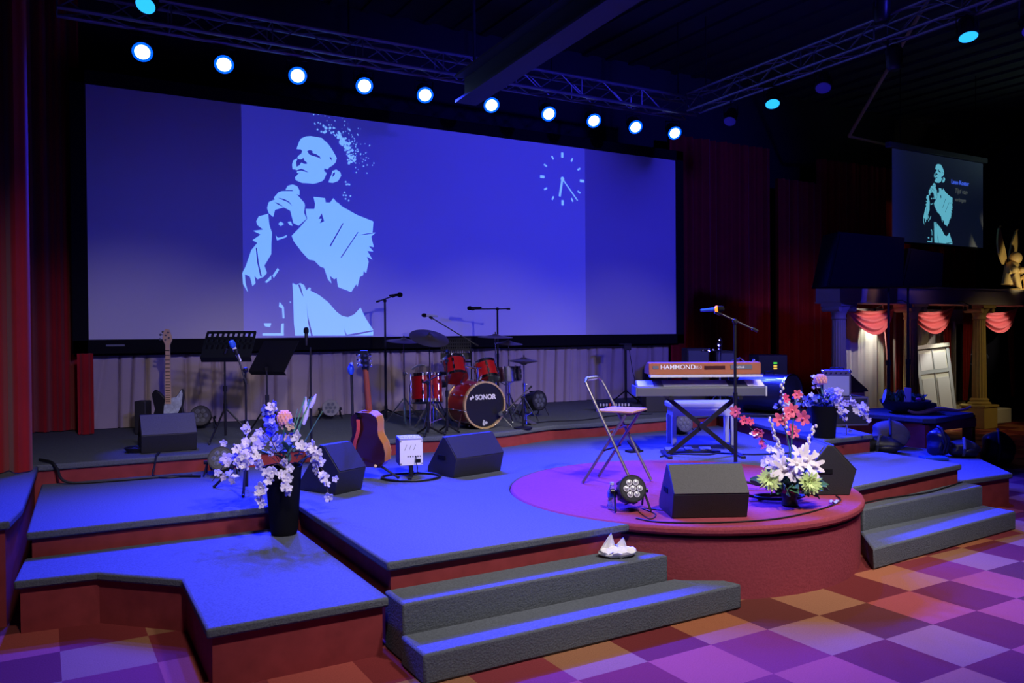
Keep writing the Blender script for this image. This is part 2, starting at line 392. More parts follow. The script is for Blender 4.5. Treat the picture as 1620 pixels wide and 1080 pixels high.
# ------------------------------------------------------------------ curtains
def fold(x0, x1, y, z0, z1, n, amp, seed=0, flare=.0):
    rnd = random.Random(seed); ph = [rnd.uniform(0, 6.28) for _ in range(4)]
    def fn(u, v):
        x = x0+(x1-x0)*u
        a = 2*PI*n*u
        d = amp*(math.sin(a+.8*math.sin(a*.31+ph[0])+.15*v)+.35*math.sin(a*2.3+ph[1])+.3*math.sin(a*.43+ph[2]))
        return (x, y+d*(1+flare*(1-v)), z0+(z1-z0)*v)
    return fn
def creased(x0, x1, y, z0, z1, n, amp, seed=0):
    rnd = random.Random(seed); xs = [x0+(x1-x0)*(i+rnd.uniform(-.4, .4))/n for i in range(n+1)]; sl = [rnd.gauss(0, .05) for _ in xs]; wd = [rnd.uniform(.012, .03) for _ in xs]
    dp = [rnd.uniform(.3, 1)*amp*2.6 for _ in xs]
    def fn(u, v):
        x = x0+(x1-x0)*u; d = amp*.5*math.sin(u*n*1.7)
        for c, s, w_, h in zip(xs, sl, wd, dp):
            q = (x-c-s*(v-.5))/w_
            if abs(q) < 3: d += h*math.exp(-q*q)
        return (x, y+d, z0+(z1-z0)*v)
    return fn
def curtain(name, label, x0, x1, y, z0, z1, n, amp, m, seed=0, nv=6, flare=0, group=None, cat='curtain'):
    mb = MB().sheet(creased(x0, x1, y, z0, z1, n, amp, seed), n*16, 8, .004) if name == 'backdrop_curtain' else MB().sheet(fold(x0, x1, y, z0, z1, n, amp, seed, flare), max(12, int(n*14)), nv, .01)
    return tag(obj(name, mb, m, ang=60), label, cat, group)
curtain('stage_curtain', 'heavy red velvet curtain hanging at the far left onto the side block', -1.55, -.07, 7.9, R+.012, 6.4, 7, .06, 'redcurtain', 1, flare=.3)
curtain('stage_curtain', 'dark red curtain in shade behind the left edge of the big screen', -.6, .44, 10.98, R+.01, 6.3, 6, .05, 'redcurtain', 2)
curtain('curtain_strip', 'narrow red cloth strip standing just below the big screen\'s left corner', .37, .53, 10.45, R+.01, 1.58, 1.5, .02, 'redcurtain', 3)
curtain('backdrop_curtain', 'long pleated taupe curtain under the big screen behind the drum kit', .50, 9.55, 10.93, R+.008, 1.62, 52, .030, 'beige', 4)
curtain('stage_curtain', 'tall dark red curtain beside the right edge of the big screen', 9.75, 12.3, 11.2, .01, 5.3, 13, .06, 'redcurtain', 5)
curtain('stage_curtain', 'brick red curtain hanging left of the first fluted column', 12.3, 13.5, 11.0, .01, 4.7, 7, .06, 'redcurtain', 6)
curtain('stage_curtain', 'wide red curtain behind the hanging side screen', 13.5, 18.9, 11.0, .01, 5.2, 26, .06, 'redcurtain', 7)
tag(obj('valance', MB().box((5.0, 10.84, 1.60), (9.3, .03, .12)), 'matte'), 'dark valance strip directly under the big screen frame', 'valance')

# ------------------------------------------------------------------ big screen
M['scr'] = mat('screen_fabric', (.62, .6, .64), .95, spec=0)
BGE = (.012, .014, .235)
M['scr_bg'] = mat('projected_blue', (.62, .6, .64), .95, emit=BGE, es=1, spec=0)
M['scr_fig'] = mat('projected_pale_blue', (.62, .6, .64), .95, emit=(.17, .42, .95), es=1, spec=0)
LIGHT=[[(2.961,4.219),(3.002,4.328),(3.026,4.365),(3.085,4.397),(3.149,4.41),(3.226,4.407),(3.304,4.402),(3.333,4.376),(3.381,4.34),(3.417,4.297),(3.452,4.248),(3.482,4.198),(3.506,4.153),(3.487,4.092),(3.45,4.053),(3.402,4.019),(3.377,3.988),(3.335,4.001),(3.329,3.965),(3.365,3.939),(3.328,3.854),(3.304,3.828),(3.232,3.796),(3.178,3.78),(3.102,3.782),(3.031,3.779),(2.945,3.809),(2.939,3.849),(2.974,3.886),(2.963,3.914),(2.952,3.948),(2.906,3.949),(2.901,4.012),(2.918,4.065),(2.959,4.092),(2.982,4.089),(2.971,4.111),(3.012,4.161),(3.03,4.198),(3.013,4.219)],[(3.431,3.922),(3.444,3.976),(3.498,3.999),(3.553,3.968),(3.565,3.922),(3.521,3.847),(3.448,3.815),(3.388,3.818),(3.412,3.885)],[(2.811,3.671),(2.84,3.725),(2.904,3.75),(2.967,3.73),(2.995,3.675),(2.995,3.617),(2.948,3.625),(2.903,3.667),(2.834,3.656)],[(3.075,3.438),(3.192,3.446),(3.205,3.505),(3.182,3.608),(3.337,3.602),(3.349,3.539),(3.409,3.549),(3.452,3.611),(3.506,3.55),(3.591,3.497),(3.789,3.403),(3.738,3.352),(3.085,3.345)],[(2.657,3.556),(2.719,3.63),(2.765,3.65),(2.914,3.662),(2.977,3.604),(3.058,3.517),(3.066,3.483),(3.051,3.39),(3.085,3.311),(2.979,3.211),(2.91,3.242),(2.871,3.4),(2.786,3.44),(2.672,3.398),(2.648,3.306),(2.593,3.347),(2.571,3.414),(2.594,3.495),(2.673,3.535)],[(2.584,3.341),(2.464,3.301),(2.431,3.234),(2.447,3.187),(2.518,3.134),(2.391,3.111),(2.485,3.068),(2.381,2.99),(2.444,2.96),(2.364,2.86),(2.332,2.762),(2.291,2.648),(2.251,2.567),(2.258,2.423),(2.319,2.319),(2.289,2.439),(2.282,2.552),(2.345,2.521),(2.375,2.401),(2.415,2.442),(2.4,2.539),(2.439,2.491),(2.479,2.509),(2.519,2.526),(2.559,2.576),(2.529,2.672),(2.569,2.739),(2.618,2.822),(2.62,2.953),(2.629,3.1),(2.598,3.196)],[(3.077,3.44),(3.187,3.415),(3.205,3.533),(3.516,3.556),(3.585,3.493),(3.673,3.439),(3.834,3.39),(4.018,3.332),(4.004,3.175),(4.05,3.178),(3.985,3.122),(4.02,2.976),(3.947,2.99),(4.014,2.915),(3.928,2.92),(4.0,2.801),(3.919,2.842),(3.945,2.773),(3.907,2.616),(3.871,2.641),(3.862,2.58),(3.816,2.562),(3.779,2.423),(3.761,2.457),(3.689,2.349),(3.592,2.385),(3.539,2.401),(3.504,2.417),(3.488,2.536),(3.453,2.518),(3.392,2.567),(3.417,2.458),(3.366,2.516),(3.316,2.666),(3.264,2.681),(3.18,2.762),(3.112,2.768),(3.013,2.872),(2.914,3.0),(2.885,3.073),(2.991,3.186),(3.093,3.308)],[(2.889,2.454),(2.941,2.43),(2.992,2.456),(3.042,2.432),(3.074,2.358),(3.109,2.4),(3.134,2.393),(3.125,2.359),(3.243,2.302),(3.363,2.211),(3.483,2.077),(3.553,2.026),(3.641,2.006),(3.73,2.044),(3.821,2.139),(3.892,1.993),(4.003,1.828),(3.999,1.753),(2.918,1.762),(2.903,1.925),(2.898,2.255)],[(2.717,2.204),(2.773,2.138),(2.78,1.99),(2.755,1.99),(2.749,2.122),(2.708,2.138)],[(2.512,1.925),(2.609,1.925),(2.592,1.876),(2.528,1.884)],[(2.495,1.795),(2.77,1.793),(2.769,1.763),(2.495,1.766)],[(2.738,1.916),(2.771,1.925),(2.766,1.777),(2.729,1.777)],[(2.631,2.545),(2.697,2.645),(2.717,2.622),(2.647,2.513)],[(2.534,2.461),(2.615,2.545),(2.615,2.496),(2.553,2.446)],[(2.678,3.07),(2.702,3.038),(2.759,3.049),(2.824,3.081),(2.816,3.052),(2.734,3.02),(2.693,3.005)],[(2.712,3.219),(2.744,3.253),(2.785,3.223),(2.744,3.191)],[(2.834,3.251),(2.876,3.262),(2.9,3.205),(2.859,3.214)],[(2.848,2.213),(2.869,2.205),(2.856,2.189)]]
DARK=[[(2.931,4.193),(3.013,4.221),(3.036,4.198),(3.018,4.156),(2.971,4.134),(2.953,4.086),(2.942,4.131)],[(2.971,4.088),(3.023,4.087),(3.052,4.113),(3.064,4.074),(3.099,4.054),(3.093,4.033),(3.052,4.032),(3.023,4.047),(2.999,4.01),(2.958,3.983),(2.953,4.051)],[(3.1,4.205),(3.136,4.226),(3.177,4.213),(3.171,4.189),(3.224,4.177),(3.271,4.153),(3.283,4.121),(3.235,4.138),(3.176,4.149),(3.129,4.162)],[(2.952,3.936),(3.022,3.966),(3.062,3.952),(3.121,3.923),(3.068,3.93),(3.021,3.94),(2.963,3.926),(2.957,3.902),(3.01,3.913),(2.974,3.892),(2.951,3.855),(2.937,3.854),(2.928,3.899)],[(3.449,3.947),(3.48,3.962),(3.473,3.926),(3.437,3.887)],[(3.409,4.161),(3.433,4.152),(3.433,4.111),(3.405,4.143)],[(2.707,3.56),(2.787,3.549),(2.855,3.52),(2.9,3.46),(2.844,3.508),(2.764,3.536)],[(2.662,3.5),(2.718,3.487),(2.78,3.446),(2.718,3.464)],[(2.822,3.666),(2.903,3.673),(2.903,3.66),(2.822,3.654)],[(2.42,2.895),(2.436,2.895),(2.457,2.702),(2.495,2.525),(2.471,2.533),(2.434,2.718)],[(3.289,3.396),(3.322,3.289),(3.262,3.26),(3.288,3.321),(3.245,3.318)],[(3.574,3.279),(3.592,3.28),(3.409,2.956),(3.391,2.964)],[(3.787,3.172),(3.799,3.167),(3.557,2.81),(3.543,2.818)],[(3.786,3.125),(3.922,3.16),(4.041,3.167),(3.922,3.146)],[(2.958,2.439),(2.991,2.431),(3.032,2.274),(3.007,2.307)],[(3.073,2.208),(3.088,2.024),(3.153,1.76),(3.127,1.76),(3.087,1.941)],[(3.577,1.855),(3.621,1.77),(3.728,1.786),(4.0,1.828),(3.999,1.81),(3.727,1.758),(3.603,1.758)]]
t = thing('projection_screen', 'huge wide projection screen in a black frame, showing a man and a clock', 'projection screen', (0, 0, 0))
fy = 10.72
fr = MB().box((5.0, fy+.02, 1.65), (9.34, .10, .17)).box((5.0, fy+.02, 4.80), (9.34, .10, .17)).box((.415, fy+.02, 3.225), (.17, .10, 3.32)).box((9.585, fy+.02, 3.225), (.17, .10, 3.32))
obj('frame', fr, 'midgrey' if 0 else 'matte', t, bevel=.01)
obj('screen_surface', MB().box((5.0, fy, 3.225), (9.0, .02, 3.0)), 'scr', t)
obj('projected_backdrop', MB().box((4.93, fy-.0105, 3.225), (5.34, .001, 3.0)), 'scr_bg', t)
def flat(polys, y, mname, th=.0008, tf=lambda p: p):
    mb = MB()
    for ip, p in enumerate(polys):
        q = [tf(a) for a in p]
        y = y-.000012 if ip else y
        n = len(q); vs = [mb.bm.verts.new((a[0], y, a[1])) for a in q]
        f = mb.bm.faces.new(vs)
        f.normal_update()
        if f.normal.y > 0: f.normal_flip()
        r = bmesh.ops.triangulate(mb.bm, faces=[f])
    return mb
rnd = random.Random(3); dots = []
for i in range(210):
    a = rnd.choice((rnd.gauss(.55, .35), rnd.uniform(-.1, 1.75)))
    rr = .30+abs(rnd.gauss(0, .13)); 
    if a < -.35: continue
    cx = 3.28+math.cos(a)*rr*1.25; cz = 4.13+math.sin(a)*rr*1.15; s = rnd.uniform(.005, .019)*(1.1 if rr < .40 else .55)
    dots.append([(cx-s, cz-s*.6), (cx+s*.3, cz-s), (cx+s, cz+s*.3), (cx-s*.4, cz+s)])
for i in range(10):
    cx, cz = rnd.uniform(3.55, 3.75), rnd.uniform(3.55, 3.85); s = .012
    dots.append([(cx-s, cz-s*.6), (cx+s*.3, cz-s), (cx+s, cz+s*.3), (cx-s*.4, cz+s)])
obj('projected_figure', flat(LIGHT+dots, fy-.0125, 'scr_fig'), 'scr_fig', t, keep=True)
obj('figure_shading', flat(DARK, fy-.0175, 'scr_bg'), 'scr_bg', t, keep=True)
def bar(cx, cz, ang, l0, l1, w):
    s, c = math.sin(ang), math.cos(ang)
    return [(cx+s*l0-c*w, cz+c*l0+s*w), (cx+s*l0+c*w, cz+c*l0-s*w), (cx+s*l1+c*w, cz+c*l1-s*w), (cx+s*l1-c*w, cz+c*l1+s*w)]
kx, kz = 7.165, 4.195
pol = [bar(kx, kz, PI/6*k, .335, .415 if k % 3 == 0 else .395, .021 if k % 3 == 0 else .013) for k in range(12)]
pol.append(bar(kx, kz, math.radians(191), 0, .285, .019)); pol.append(bar(kx, kz, math.radians(138), 0, .43, .010))
pol.append([(kx+.033*math.cos(a*PI/8), kz+.033*math.sin(a*PI/8)) for a in range(16)])
obj('projected_clock', flat(pol, fy-.0125, 'scr_fig'), 'scr_fig', t, keep=True)
obj('frame_badge', MB().box((.78, fy-.032, 1.665), (.20, .004, .022)), 'midgrey', t)

# ------------------------------------------------------------------ side screen
M['scr2'] = mat('dim_screen', (.35, .4, .45), .95, emit=(.0022, .0042, .011), es=1, spec=0)
M['scr2_fig'] = mat('projected_cyan', (.35, .4, .45), .95, emit=(.10, .40, .52), es=1, spec=0)
M['txtblue'] = emi('projected_blue_text', (.05, .12, .8)); M['txtgrey'] = emi('projected_grey_text', (.05, .06, .06))
t = thing('side_screen', 'smaller dark screen hanging at upper right with a cyan figure and name', 'projection screen')
sy = 9.0
obj('screen_surface', MB().box((14.35, sy, 4.145), (2.76, .01, 1.62)), 'scr2', t)
obj('screen_case', MB().box((14.33, sy, 5.01), (2.98, .10, .10)), 'midgrey', t, bevel=.01)
obj('bottom_bar', MB().box((14.35, sy, 3.32), (2.76, .03, .03)), 'matte', t)
tf = lambda p: (13.85+(p[0]-2.26)*.505, 3.36+(p[1]-1.75)*.545)
obj('projected_figure', flat(LIGHT, sy-.008, 0, tf=tf), 'scr2_fig', t, keep=True)
obj('figure_shading', flat(DARK, sy-.012, 0, tf=tf), 'scr2', t, keep=True)
text('screen_text', 'Leen Koster', .115, 'txtblue', t, (14.98, sy-.012, 4.52), (PI/2, 0, 0), .98)
text('screen_text', 'Tijd van', .13, 'txtgrey', t, (15.0, sy-.012, 4.36), (PI/2, 0, 0), .98, shear=.3)
text('screen_text', 'verlangen', .10, 'txtgrey', t, (14.98, sy-.012, 4.20), (PI/2, 0, 0), .9, shear=.3)
for x in (13.2, 15.5):
    obj('hanging_rod', MB().cyl((x, sy, 5.05), (x, sy, 6.62), .008, seg=6), 'matte', t)

# ------------------------------------------------------------------ trusses and lamps
def truss(label, a, b, up_=(0, 0, 1), w=.26):
    a, b = Vector(a), Vector(b); d = (b-a); L = d.length; d.normalize(); u = Vector((0, 0, 1)); s = d.cross(u)
    t = thing('lighting_truss', label, 'truss', group=None)
    cor = [(-1, -1), (1, -1), (1, 1), (-1, 1)]; off = [s*(i*w/2)+u*(j*w/2) for i, j in cor]
    for o in off: obj('chord', MB().cyl(a+o, b+o, .024, seg=8), 'alu', t)
    mb = MB(); n = int(L/.36)
    for k in range(n):
        p, q = a+d*(L*k/n), a+d*(L*(k+1)/n)
        for i in range(4):
            o1, o2 = off[i], off[(i+1) % 4]
            if k % 2: o1, o2 = o2, o1
            mb.tube([p+o1, q+o2], .009, 5)
            if k % 3 == 0: mb.tube([p+off[i], p+off[(i+1) % 4]], .009, 5)
    obj('lattice', mb, 'alu', t)
    for k in (.03, .36, .7, .97):
        p = a+d*(L*k)
        obj('hanging_rod', MB().cyl(p+Vector((0, 0, w/2)), (p.x, p.y, ZC+.01), .01, seg=6), 'matte', t)
truss('long aluminium box truss above the big screen carrying the row of blue lamps', (.2, 9.72, 5.29), (8.95, 9.72, 5.29))
truss('aluminium box truss running from the rear corner towards the audience at right', (8.85, 9.55, 5.33), (8.85, .5, 5.45))

def par(label, loc, aim, kind='lit', hang=None, r=.10, group=None, name='stage_lamp', leds=False, scale=1):
    """can lamp: lens centre at loc, pointing along aim"""
    t = thing(name, label, 'stage light', loc, 0, group)
    a = Vector(aim).normalized(); q = a.to_track_quat('Z', 'Y').to_matrix().to_4x4()
    def tr(mb): mb.bm.transform(q); return mb
    body = MB().lathe([(r*1.12, .02), (r*1.14, -.02), (r*1.05, -.10), (r*.85, -.2), (r*.45, -.24), (0, -.245)], seg=20)
    for k in range(10):
        b = 2*PI*k/10; body.box((r*1.1*math.cos(b), r*1.1*math.sin(b), -.07), (.012, .012, .1), (0, 0, b))
    obj('housing', tr(body), 'blackm', t)
    if kind == 'lit':
        obj('lens', tr(MB().lathe([(r*.80, .0), (r*.80, .022), (0, .026)], seg=20)), 'lampwhite', t)
        obj('lens_rim', tr(MB().lathe([(r*.8, .005), (r*1.08, .005), (r*1.08, .02), (r*.81, .021)], seg=20)), 'lampring', t)
    elif kind == 'cyan':
        obj('lens', tr(MB().lathe([(r, .0), (r, .022), (0, .026)], seg=20)), 'lampcyan', t)
    elif kind == 'off':
        obj('lens', tr(MB().lathe([(r, .0), (r, .022), (0, .026)], seg=20)), 'lampdim', t)
    else:
        obj('faceplate', tr(MB().lathe([(r*1.0, .0), (r*1.0, .021), (0, .021)], seg=20)), 'face', t)
        for k in range(7):
            x, y = (0, 0) if k == 6 else (r*.55*math.cos(k*PI/3), r*.55*math.sin(k*PI/3))
            obj('led_rim', tr(MB().lathe([(r*.17, .021), (r*.25, .021), (r*.25, .027), (r*.17, .027), (r*.17, .021)], (x, y, 0), seg=12)), 'white' if scale == 2 else 'midgrey', t)
            obj('led', tr(MB().lathe([(r*.19, .02), (r*.17, .03), (0, .034)], (x, y, 0), seg=10)), 'ledlens' if scale == 2 else 'midgrey', t)
    side = a.cross(Vector((0, 0, 1))).normalized() if abs(a.z) < .98 else Vector((1, 0, 0)); c0 = -a*.09
    if hang is not None:
        h = hang-loc[2]
        p1, p2 = c0+side*r*1.2, c0-side*r*1.2; top = Vector((c0.x, c0.y, h))
        obj('yoke', MB().tube([p1, p1+Vector((0, 0, h*.55)), p2+Vector((0, 0, h*.55)), p2], .009, 6).tube([c0+Vector((0, 0, h*.55)), top], .012, 8), 'blackm', t)
    else:
        p1, p2 = c0+side*r*1.25, c0-side*r*1.25; g = Vector((0, 0, hangz(loc)-loc[2]))
        for s_, p in ((1, p1), (-1, p2)):
            for e in (-1, 1):
                f = Vector((-a.x, -a.y, 0)).normalized()*(.11*e)
                obj('foot_bracket', MB().tube([p, Vector((p.x, p.y, g.z+.012))+f+side*.02*s_], .008, 6), 'blackm', t)
            obj('knob', MB().cyl(p, p+side*.03*s_, .018, seg=10), 'blackm', t)
    return t
hangz = lambda loc: par.base
ords = ['first', 'second', 'third', 'fourth', 'fifth', 'sixth', 'seventh', 'eighth', 'ninth', 'tenth']
for i, x in enumerate(STAGE_X):
    aim = (-.02*x-.12, -.80, -.62)
    par('bright blue can lamp on the rear truss, %s from the left' % ords[i], (x, LAMPY, LAMPZ), aim, 'lit', 5.16, group='blue lamps over the big screen')
par('cyan-faced lamp high at upper left above the row of blue lamps', (1.02, 9.4, 5.28), (-.35, -.5, -.8), 'cyan', 5.5)
par('smaller glowing cyan lamp under the side truss, farther from the audience', (8.9, 8.02, 4.96), (-.3, -.35, -.88), 'cyan', 5.25, r=.095)
par('nearest glowing cyan lamp at the upper right end of the side truss', (8.9, 5.25, 5.02), (-.2, -.25, -.94), 'cyan', 5.27, r=.095)
par('unlit can lamp just right of the truss corner', (8.9, 8.83, 4.90), (-.5, -.3, -.8), 'off', 5.2, r=.085)
par('unlit can lamp hanging midway along the side truss', (8.9, 7.17, 4.96), (-.4, -.3, -.85), 'off', 5.2, r=.095)
par('unlit lamp in the far upper right corner of the picture', (9.7, 5.0, 5.15), (-.4, -.3, -.85), 'off', 6.5, r=.095)
for lab, x, y, z, in (('black yoke lamp body hanging between the two cyan lamps', 8.9, 6.15, 5.05), ('black moving-head lamp body above the side truss near the top edge', 8.6, 6.1, 5.55)):
    t = thing('spot_lamp', lab, 'stage light', (x, y, z))
    obj('head', MB().lathe([(.06, -.16), (.09, -.12), (.10, .08), (.05, .14)], seg=14), 'blackm', t)
    obj('yoke', MB().tube([(-.12, 0, 0), (-.12, 0, .2), (.12, 0, .2), (.12, 0, 0)], .012, 6).tube([(0, 0, .2), (0, 0, .32)], .02, 6), 'blackm', t)
# ------------------------------------------------------------------ floor wedges
WP = [(.05, 0), (0, .175), (.165, .355), (.205, .36), (.44, .06), (.44, 0)]
def wedge(label, loc, rz, wd=.52, topmat='paintbox', sc=1.0, grp=None):
    t = thing('floor_monitor', label, 'floor monitor', loc, rz, grp)
    P = [((y-.2)*sc, z*sc) for y, z in WP]
    obj('cabinet', MB().prof(P, -wd/2, wd/2), 'paintbox', t, bevel=.008)
    # panel on the slope that faces the audience and grille on the players' side
    a, b = Vector((0, P[1][0], P[1][1])), Vector((0, P[2][0], P[2][1]))
    def slab(a, b, m, nm, inset=.03):
        d = (b-a).normalized(); n = Vector((0, -d.z, d.y)); c = (a+b)/2+n*.004; L = (b-a).length-2*inset*.4
        ang = math.atan2(d.z, d.y)
        obj(nm, MB().box(c, (wd-inset, L, .006), (ang, 0, 0)), m, t)
    slab(a, b, topmat, 'top_panel', .008)
    a, b = Vector((0, P[3][0], P[3][1])), Vector((0, P[4][0], P[4][1]))
    d = (b-a).normalized(); n = Vector((0, -d.z, d.y)); c = (a+b)/2+n*.004
    obj('grille', MB().box(c, (wd-.05, (b-a).length-.04, .01), (math.atan2(d.z, d.y), 0, 0)), 'grille', t)
    for s in (-1, 1):
        obj('side_handle', MB().box((s*(wd/2+.001), .02*sc, .17*sc), (.008, .11, .04)), 'matte', t, bevel=.003)
    return t
wedge('black floor monitor on the rear riser in front of the bass guitar', (1.08, 8.50+.14, R), math.radians(-1), .50, topmat='grille')
wedge('black floor monitor beside the tall black vase, turned to the left', (2.10, 6.56, S), math.radians(25), .30, sc=1.1)
wedge('black floor monitor between the small white amplifier and the stool', (3.42, 6.73, S), math.radians(12), .56, sc=1.0)
wedge('large black floor monitor at the centre on the round red apron', (4.07, 4.31, S+.002), math.radians(-27), .53, topmat='grille', sc=1.0)
wedge('black floor monitor turned side-on behind the white lilies at the apron edge', (5.42, 4.40, S+.002), math.radians(58), .34, sc=1.1)

# ------------------------------------------------------------------ stands and microphones
def leg3(t, r, h, m='blackm', rad=.011, a0=.4, n=3, foot=True):
    for k in range(n):
        a = a0+2*PI*k/n
        obj('leg', MB().tube([(0, 0, h), (r*math.cos(a), r*math.sin(a), .012)], rad, 8).ball((r*math.cos(a), r*math.sin(a), .014), .014, seg=8, rg=5), m, t)
def mic(label, p, d, m='black', L=.17, headm=None, ring=None, fat=.026, grp=None):
    t = thing('microphone', label, 'microphone', p, 0, grp)
    d = Vector(d).normalized()
    obj('body', MB().lathe([(.010, -L), (.012, -L+.01), (.0165, -.03), (.018, 0)], ax=d, seg=14), m, t)
    obj('head', MB().lathe([(.018, 0), (fat, .012), (fat, .035), (fat*.8, .056), (0, .066)], ax=d, seg=14), headm or 'matte', t)
    if ring: obj('ring', MB().lathe([(fat*.9, -.012), (fat*1.12, -.004), (fat*1.12, .008), (fat*.9, .014)], ax=d, seg=14), ring, t)
    return t
def mic_stand(label, loc, h, boom=None, a0=.5, base='tri', r=.30, rz=FACE, m='blackm', grp=None, lean=0, pole=.0095, legh=.14):
    """boom = (p0, p1) in local coordinates"""
    t = thing('microphone_stand', label, 'microphone stand', loc, rz, grp)
    if base == 'tri':
        leg3(t, r, legh, m, a0=a0); obj('hub', MB().cyl((0, 0, legh-.03), (0, 0, legh+.05), .022, seg=12), m, t)
    else:
        obj('base', MB().lathe([(r, 0), (r, .012), (r*.6, .02), (.02, .03), (0, .03)], seg=24), m, t)
    obj('pole', MB().tube([(0, 0, .03), (0, 0, h*.55)], pole*1.3, 10).tube([(0, 0, h*.5), (0, 0, h)], pole, 10), m, t)
    obj('clutch', MB().cyl((0, 0, h*.55-.035), (0, 0, h*.55+.035), .019, seg=12), m, t)
    if boom:
        b0, b1 = Vector(boom[0]), Vector(boom[1])
        obj('boom', MB().tube([b0, b1], .0075, 8).cyl(b0, b0+(b0-b1).normalized()*.05, .013, seg=10), m, t)
        j = Vector((0, 0, h)); obj('knuckle', MB().ball(j, .024, seg=10, rg=6).cyl(j+Vector((0, -.03, 0)), j+Vector((0, .03, 0)), .012, seg=8), m, t)
        cl = obj('clip', MB().cyl(b1, b1+(b1-b0).normalized()*.045, .018, .021, 10), m, t)
    return t
def music_stand(label, loc, h, wd, hd, tilt, rz, holes, a0=.3, px=0, r=.30, m='blackm'):
    t = thing('music_stand', label, 'music stand', loc, rz)
    leg3(t, r, .36, m, .010, a0)
    obj('pole', MB().tube([(0, 0, .06), (0, 0, h*.6)], .014, 10).tube([(0, 0, h*.55), (0, 0, h)], .010, 10), m, t)
    obj('hub', MB().cyl((0, 0, .32), (0, 0, .40), .02, seg=10).cyl((0, 0, h*.6-.03), (0, 0, h*.6+.03), .021, seg=10), m, t)
    # desk in its own plane then tilted back
    mb = MB()
    if holes:
        rows, cols = holes
        mb.box((0, 0, .005), (wd, .004, hd*.35)).box((0, 0, hd-.008), (wd, .004, .016))
        z0 = hd*.35/2+.005; bz = (hd-.016-z0)/rows
        for rr in range(rows):
            z = z0+bz*(rr+.5)
            for c in range(cols+1):
                mb.box((-wd/2+.01+(wd-.02)*c/cols, 0, z), (wd/cols*.48, .004, bz))
            mb.box((0, 0, z0+bz*(rr+1)), (wd, .004, bz*.42))
    else:
        mb.box((0, 0, hd/2), (wd, .005, hd)).box((0, .004, hd-.004), (wd, .012, .008)).box((-wd/2, .004, hd/2), (.008, .012, hd)).box((wd/2, .004, hd/2), (.008, .012, hd))
    mb.box((0, .03, -.06 if holes else 0.0), (wd, .065, .004))
    mb.move(rot=(-tilt, 0, 0)); mb.move(loc=(px, 0, h))
    obj('desk', mb, m, t)
    obj('bracket', MB().tube([(0, 0, h), (px, 0.0, h+.05)], .02, 8), m, t)
    return t
K = lambda px, py, bx, by, s, y=0: ((px-bx)/s, y, (by-py)/s)      # picture offsets to metres at a stand's own distance
BS = (1.24, 9.77)
# music stand with holes, on the riser
music_stand('black music stand with perforated desk, leftmost of the two by the bass guitar', (1.70, 9.0, R), .93, .52, .34, math.radians(46), FACE+.10, (3, 9), a0=.2, px=.02, r=.3)
music_stand('black music stand with solid tilted desk, beside the perforated one', (2.17, 9.13, R), .72, .46, .44, math.radians(40), FACE-.35, None, a0=.9, px=-.01)
# boom stand whose mic shines blue
L_ = (1.48, 6.96, S); mic_stand('black microphone stand on the main stage behind the left flowers, mic tilted at the top', L_, 1.0, (K(384, 598, 386, 775, 190), K(373, 560, 386, 775, 190)), a0=.75, r=.32, legh=.30)
mic('blue-lit microphone on silver arm in front of the perforated music stand', w_of(L_, FACE, K(368, 549, 386, 775, 190)), Matrix.Rotation(FACE, 3, 'Z') @ Vector((-.3, -.3, .9)), 'white', .13, 'blueplastic')
L_ = (2.33, 8.0, S); mic_stand('slim upright microphone stand right of the solid music stand', L_, 1.16, a0=.2, r=.2)
mic('dark microphone standing straight up between music stand and acoustic guitar', w_of(L_, FACE, (-.04, 0, 1.30)), (0, 0, 1), 'black', .12)
# kit overheads
L_ = (3.90, 10.0, R); mic_stand('overhead microphone stand at the left of the drum kit', L_, 1.555, (K(643, 501, 651, 694, 124), K(662, 494.5, 651, 694, 124)), a0=.3, pole=.013)
mic('black overhead microphone at the left of the drum kit', w_of(L_, FACE, (.17, 0, 1.63)), Matrix.Rotation(FACE, 3, 'Z') @ Vector((1, -.2, .05)), 'matte', .12, fat=.032)
L_ = (5.55, 9.95, R); mic_stand('overhead microphone stand at the right of the drum kit', L_, 1.46, ((.13, 0, 1.46), (-.32, 0, 1.46)), a0=.3, pole=.013)
mic('black overhead microphone at the right of the drum kit', w_of(L_, FACE, (-.36, 0, 1.475)), Matrix.Rotation(FACE, 3, 'Z') @ Vector((-1, -.2, -.05)), 'matte', .14, fat=.030)
# drummer's vocal boom
L_ = (4.85, 9.4, R); mic_stand('long boom stand reaching over the rack toms with the drummer\'s microphone', L_, .90, (K(756, 556, 750, 682, 128), K(686, 513, 750, 682, 128)), a0=.2, r=.28)
mic('blue-lit silver microphone pointing left over the big ride cymbal', w_of(L_, FACE, K(676, 508, 750, 682, 128)), Matrix.Rotation(FACE, 3, 'Z') @ Vector((-1, 0, .08)), 'lightgrey', .15)
# small stand in front of the kick
L_ = (3.93, 7.86, S); mic_stand('short microphone stand in front of the floor tom', (3.72, 8.27, R), .58, ((0, 0, .6), (.12, .1, .66)), a0=.4, r=.16, legh=.1)
mic('small dark microphone aimed at the rack tom', w_of((3.72, 8.27, R), FACE, (.17, .13, .68)), (.6, .5, -.1), 'matte', .1, fat=.02)
mic_stand('thin straight stand between small stand and bass drum', (3.95, 8.26, R), .82, ((0, 0, .82), (.0, .1, .90)), a0=.4, r=.14, legh=.1)
L_ = (4.92, 8.22, R); mic_stand('low round-based stand holding the bass drum microphone', L_, .36, ((.07, .06, .46), (-.20, -.03, .21)), base='rnd', r=.11)
mic('bass drum microphone pointing at the black drumhead', w_of(L_, FACE, (-.23, -.02, .19)), Matrix.Rotation(FACE, 3, 'Z') @ Vector((-1, .2, -.55)), 'lightgrey', .05, 'midgrey', fat=.03)
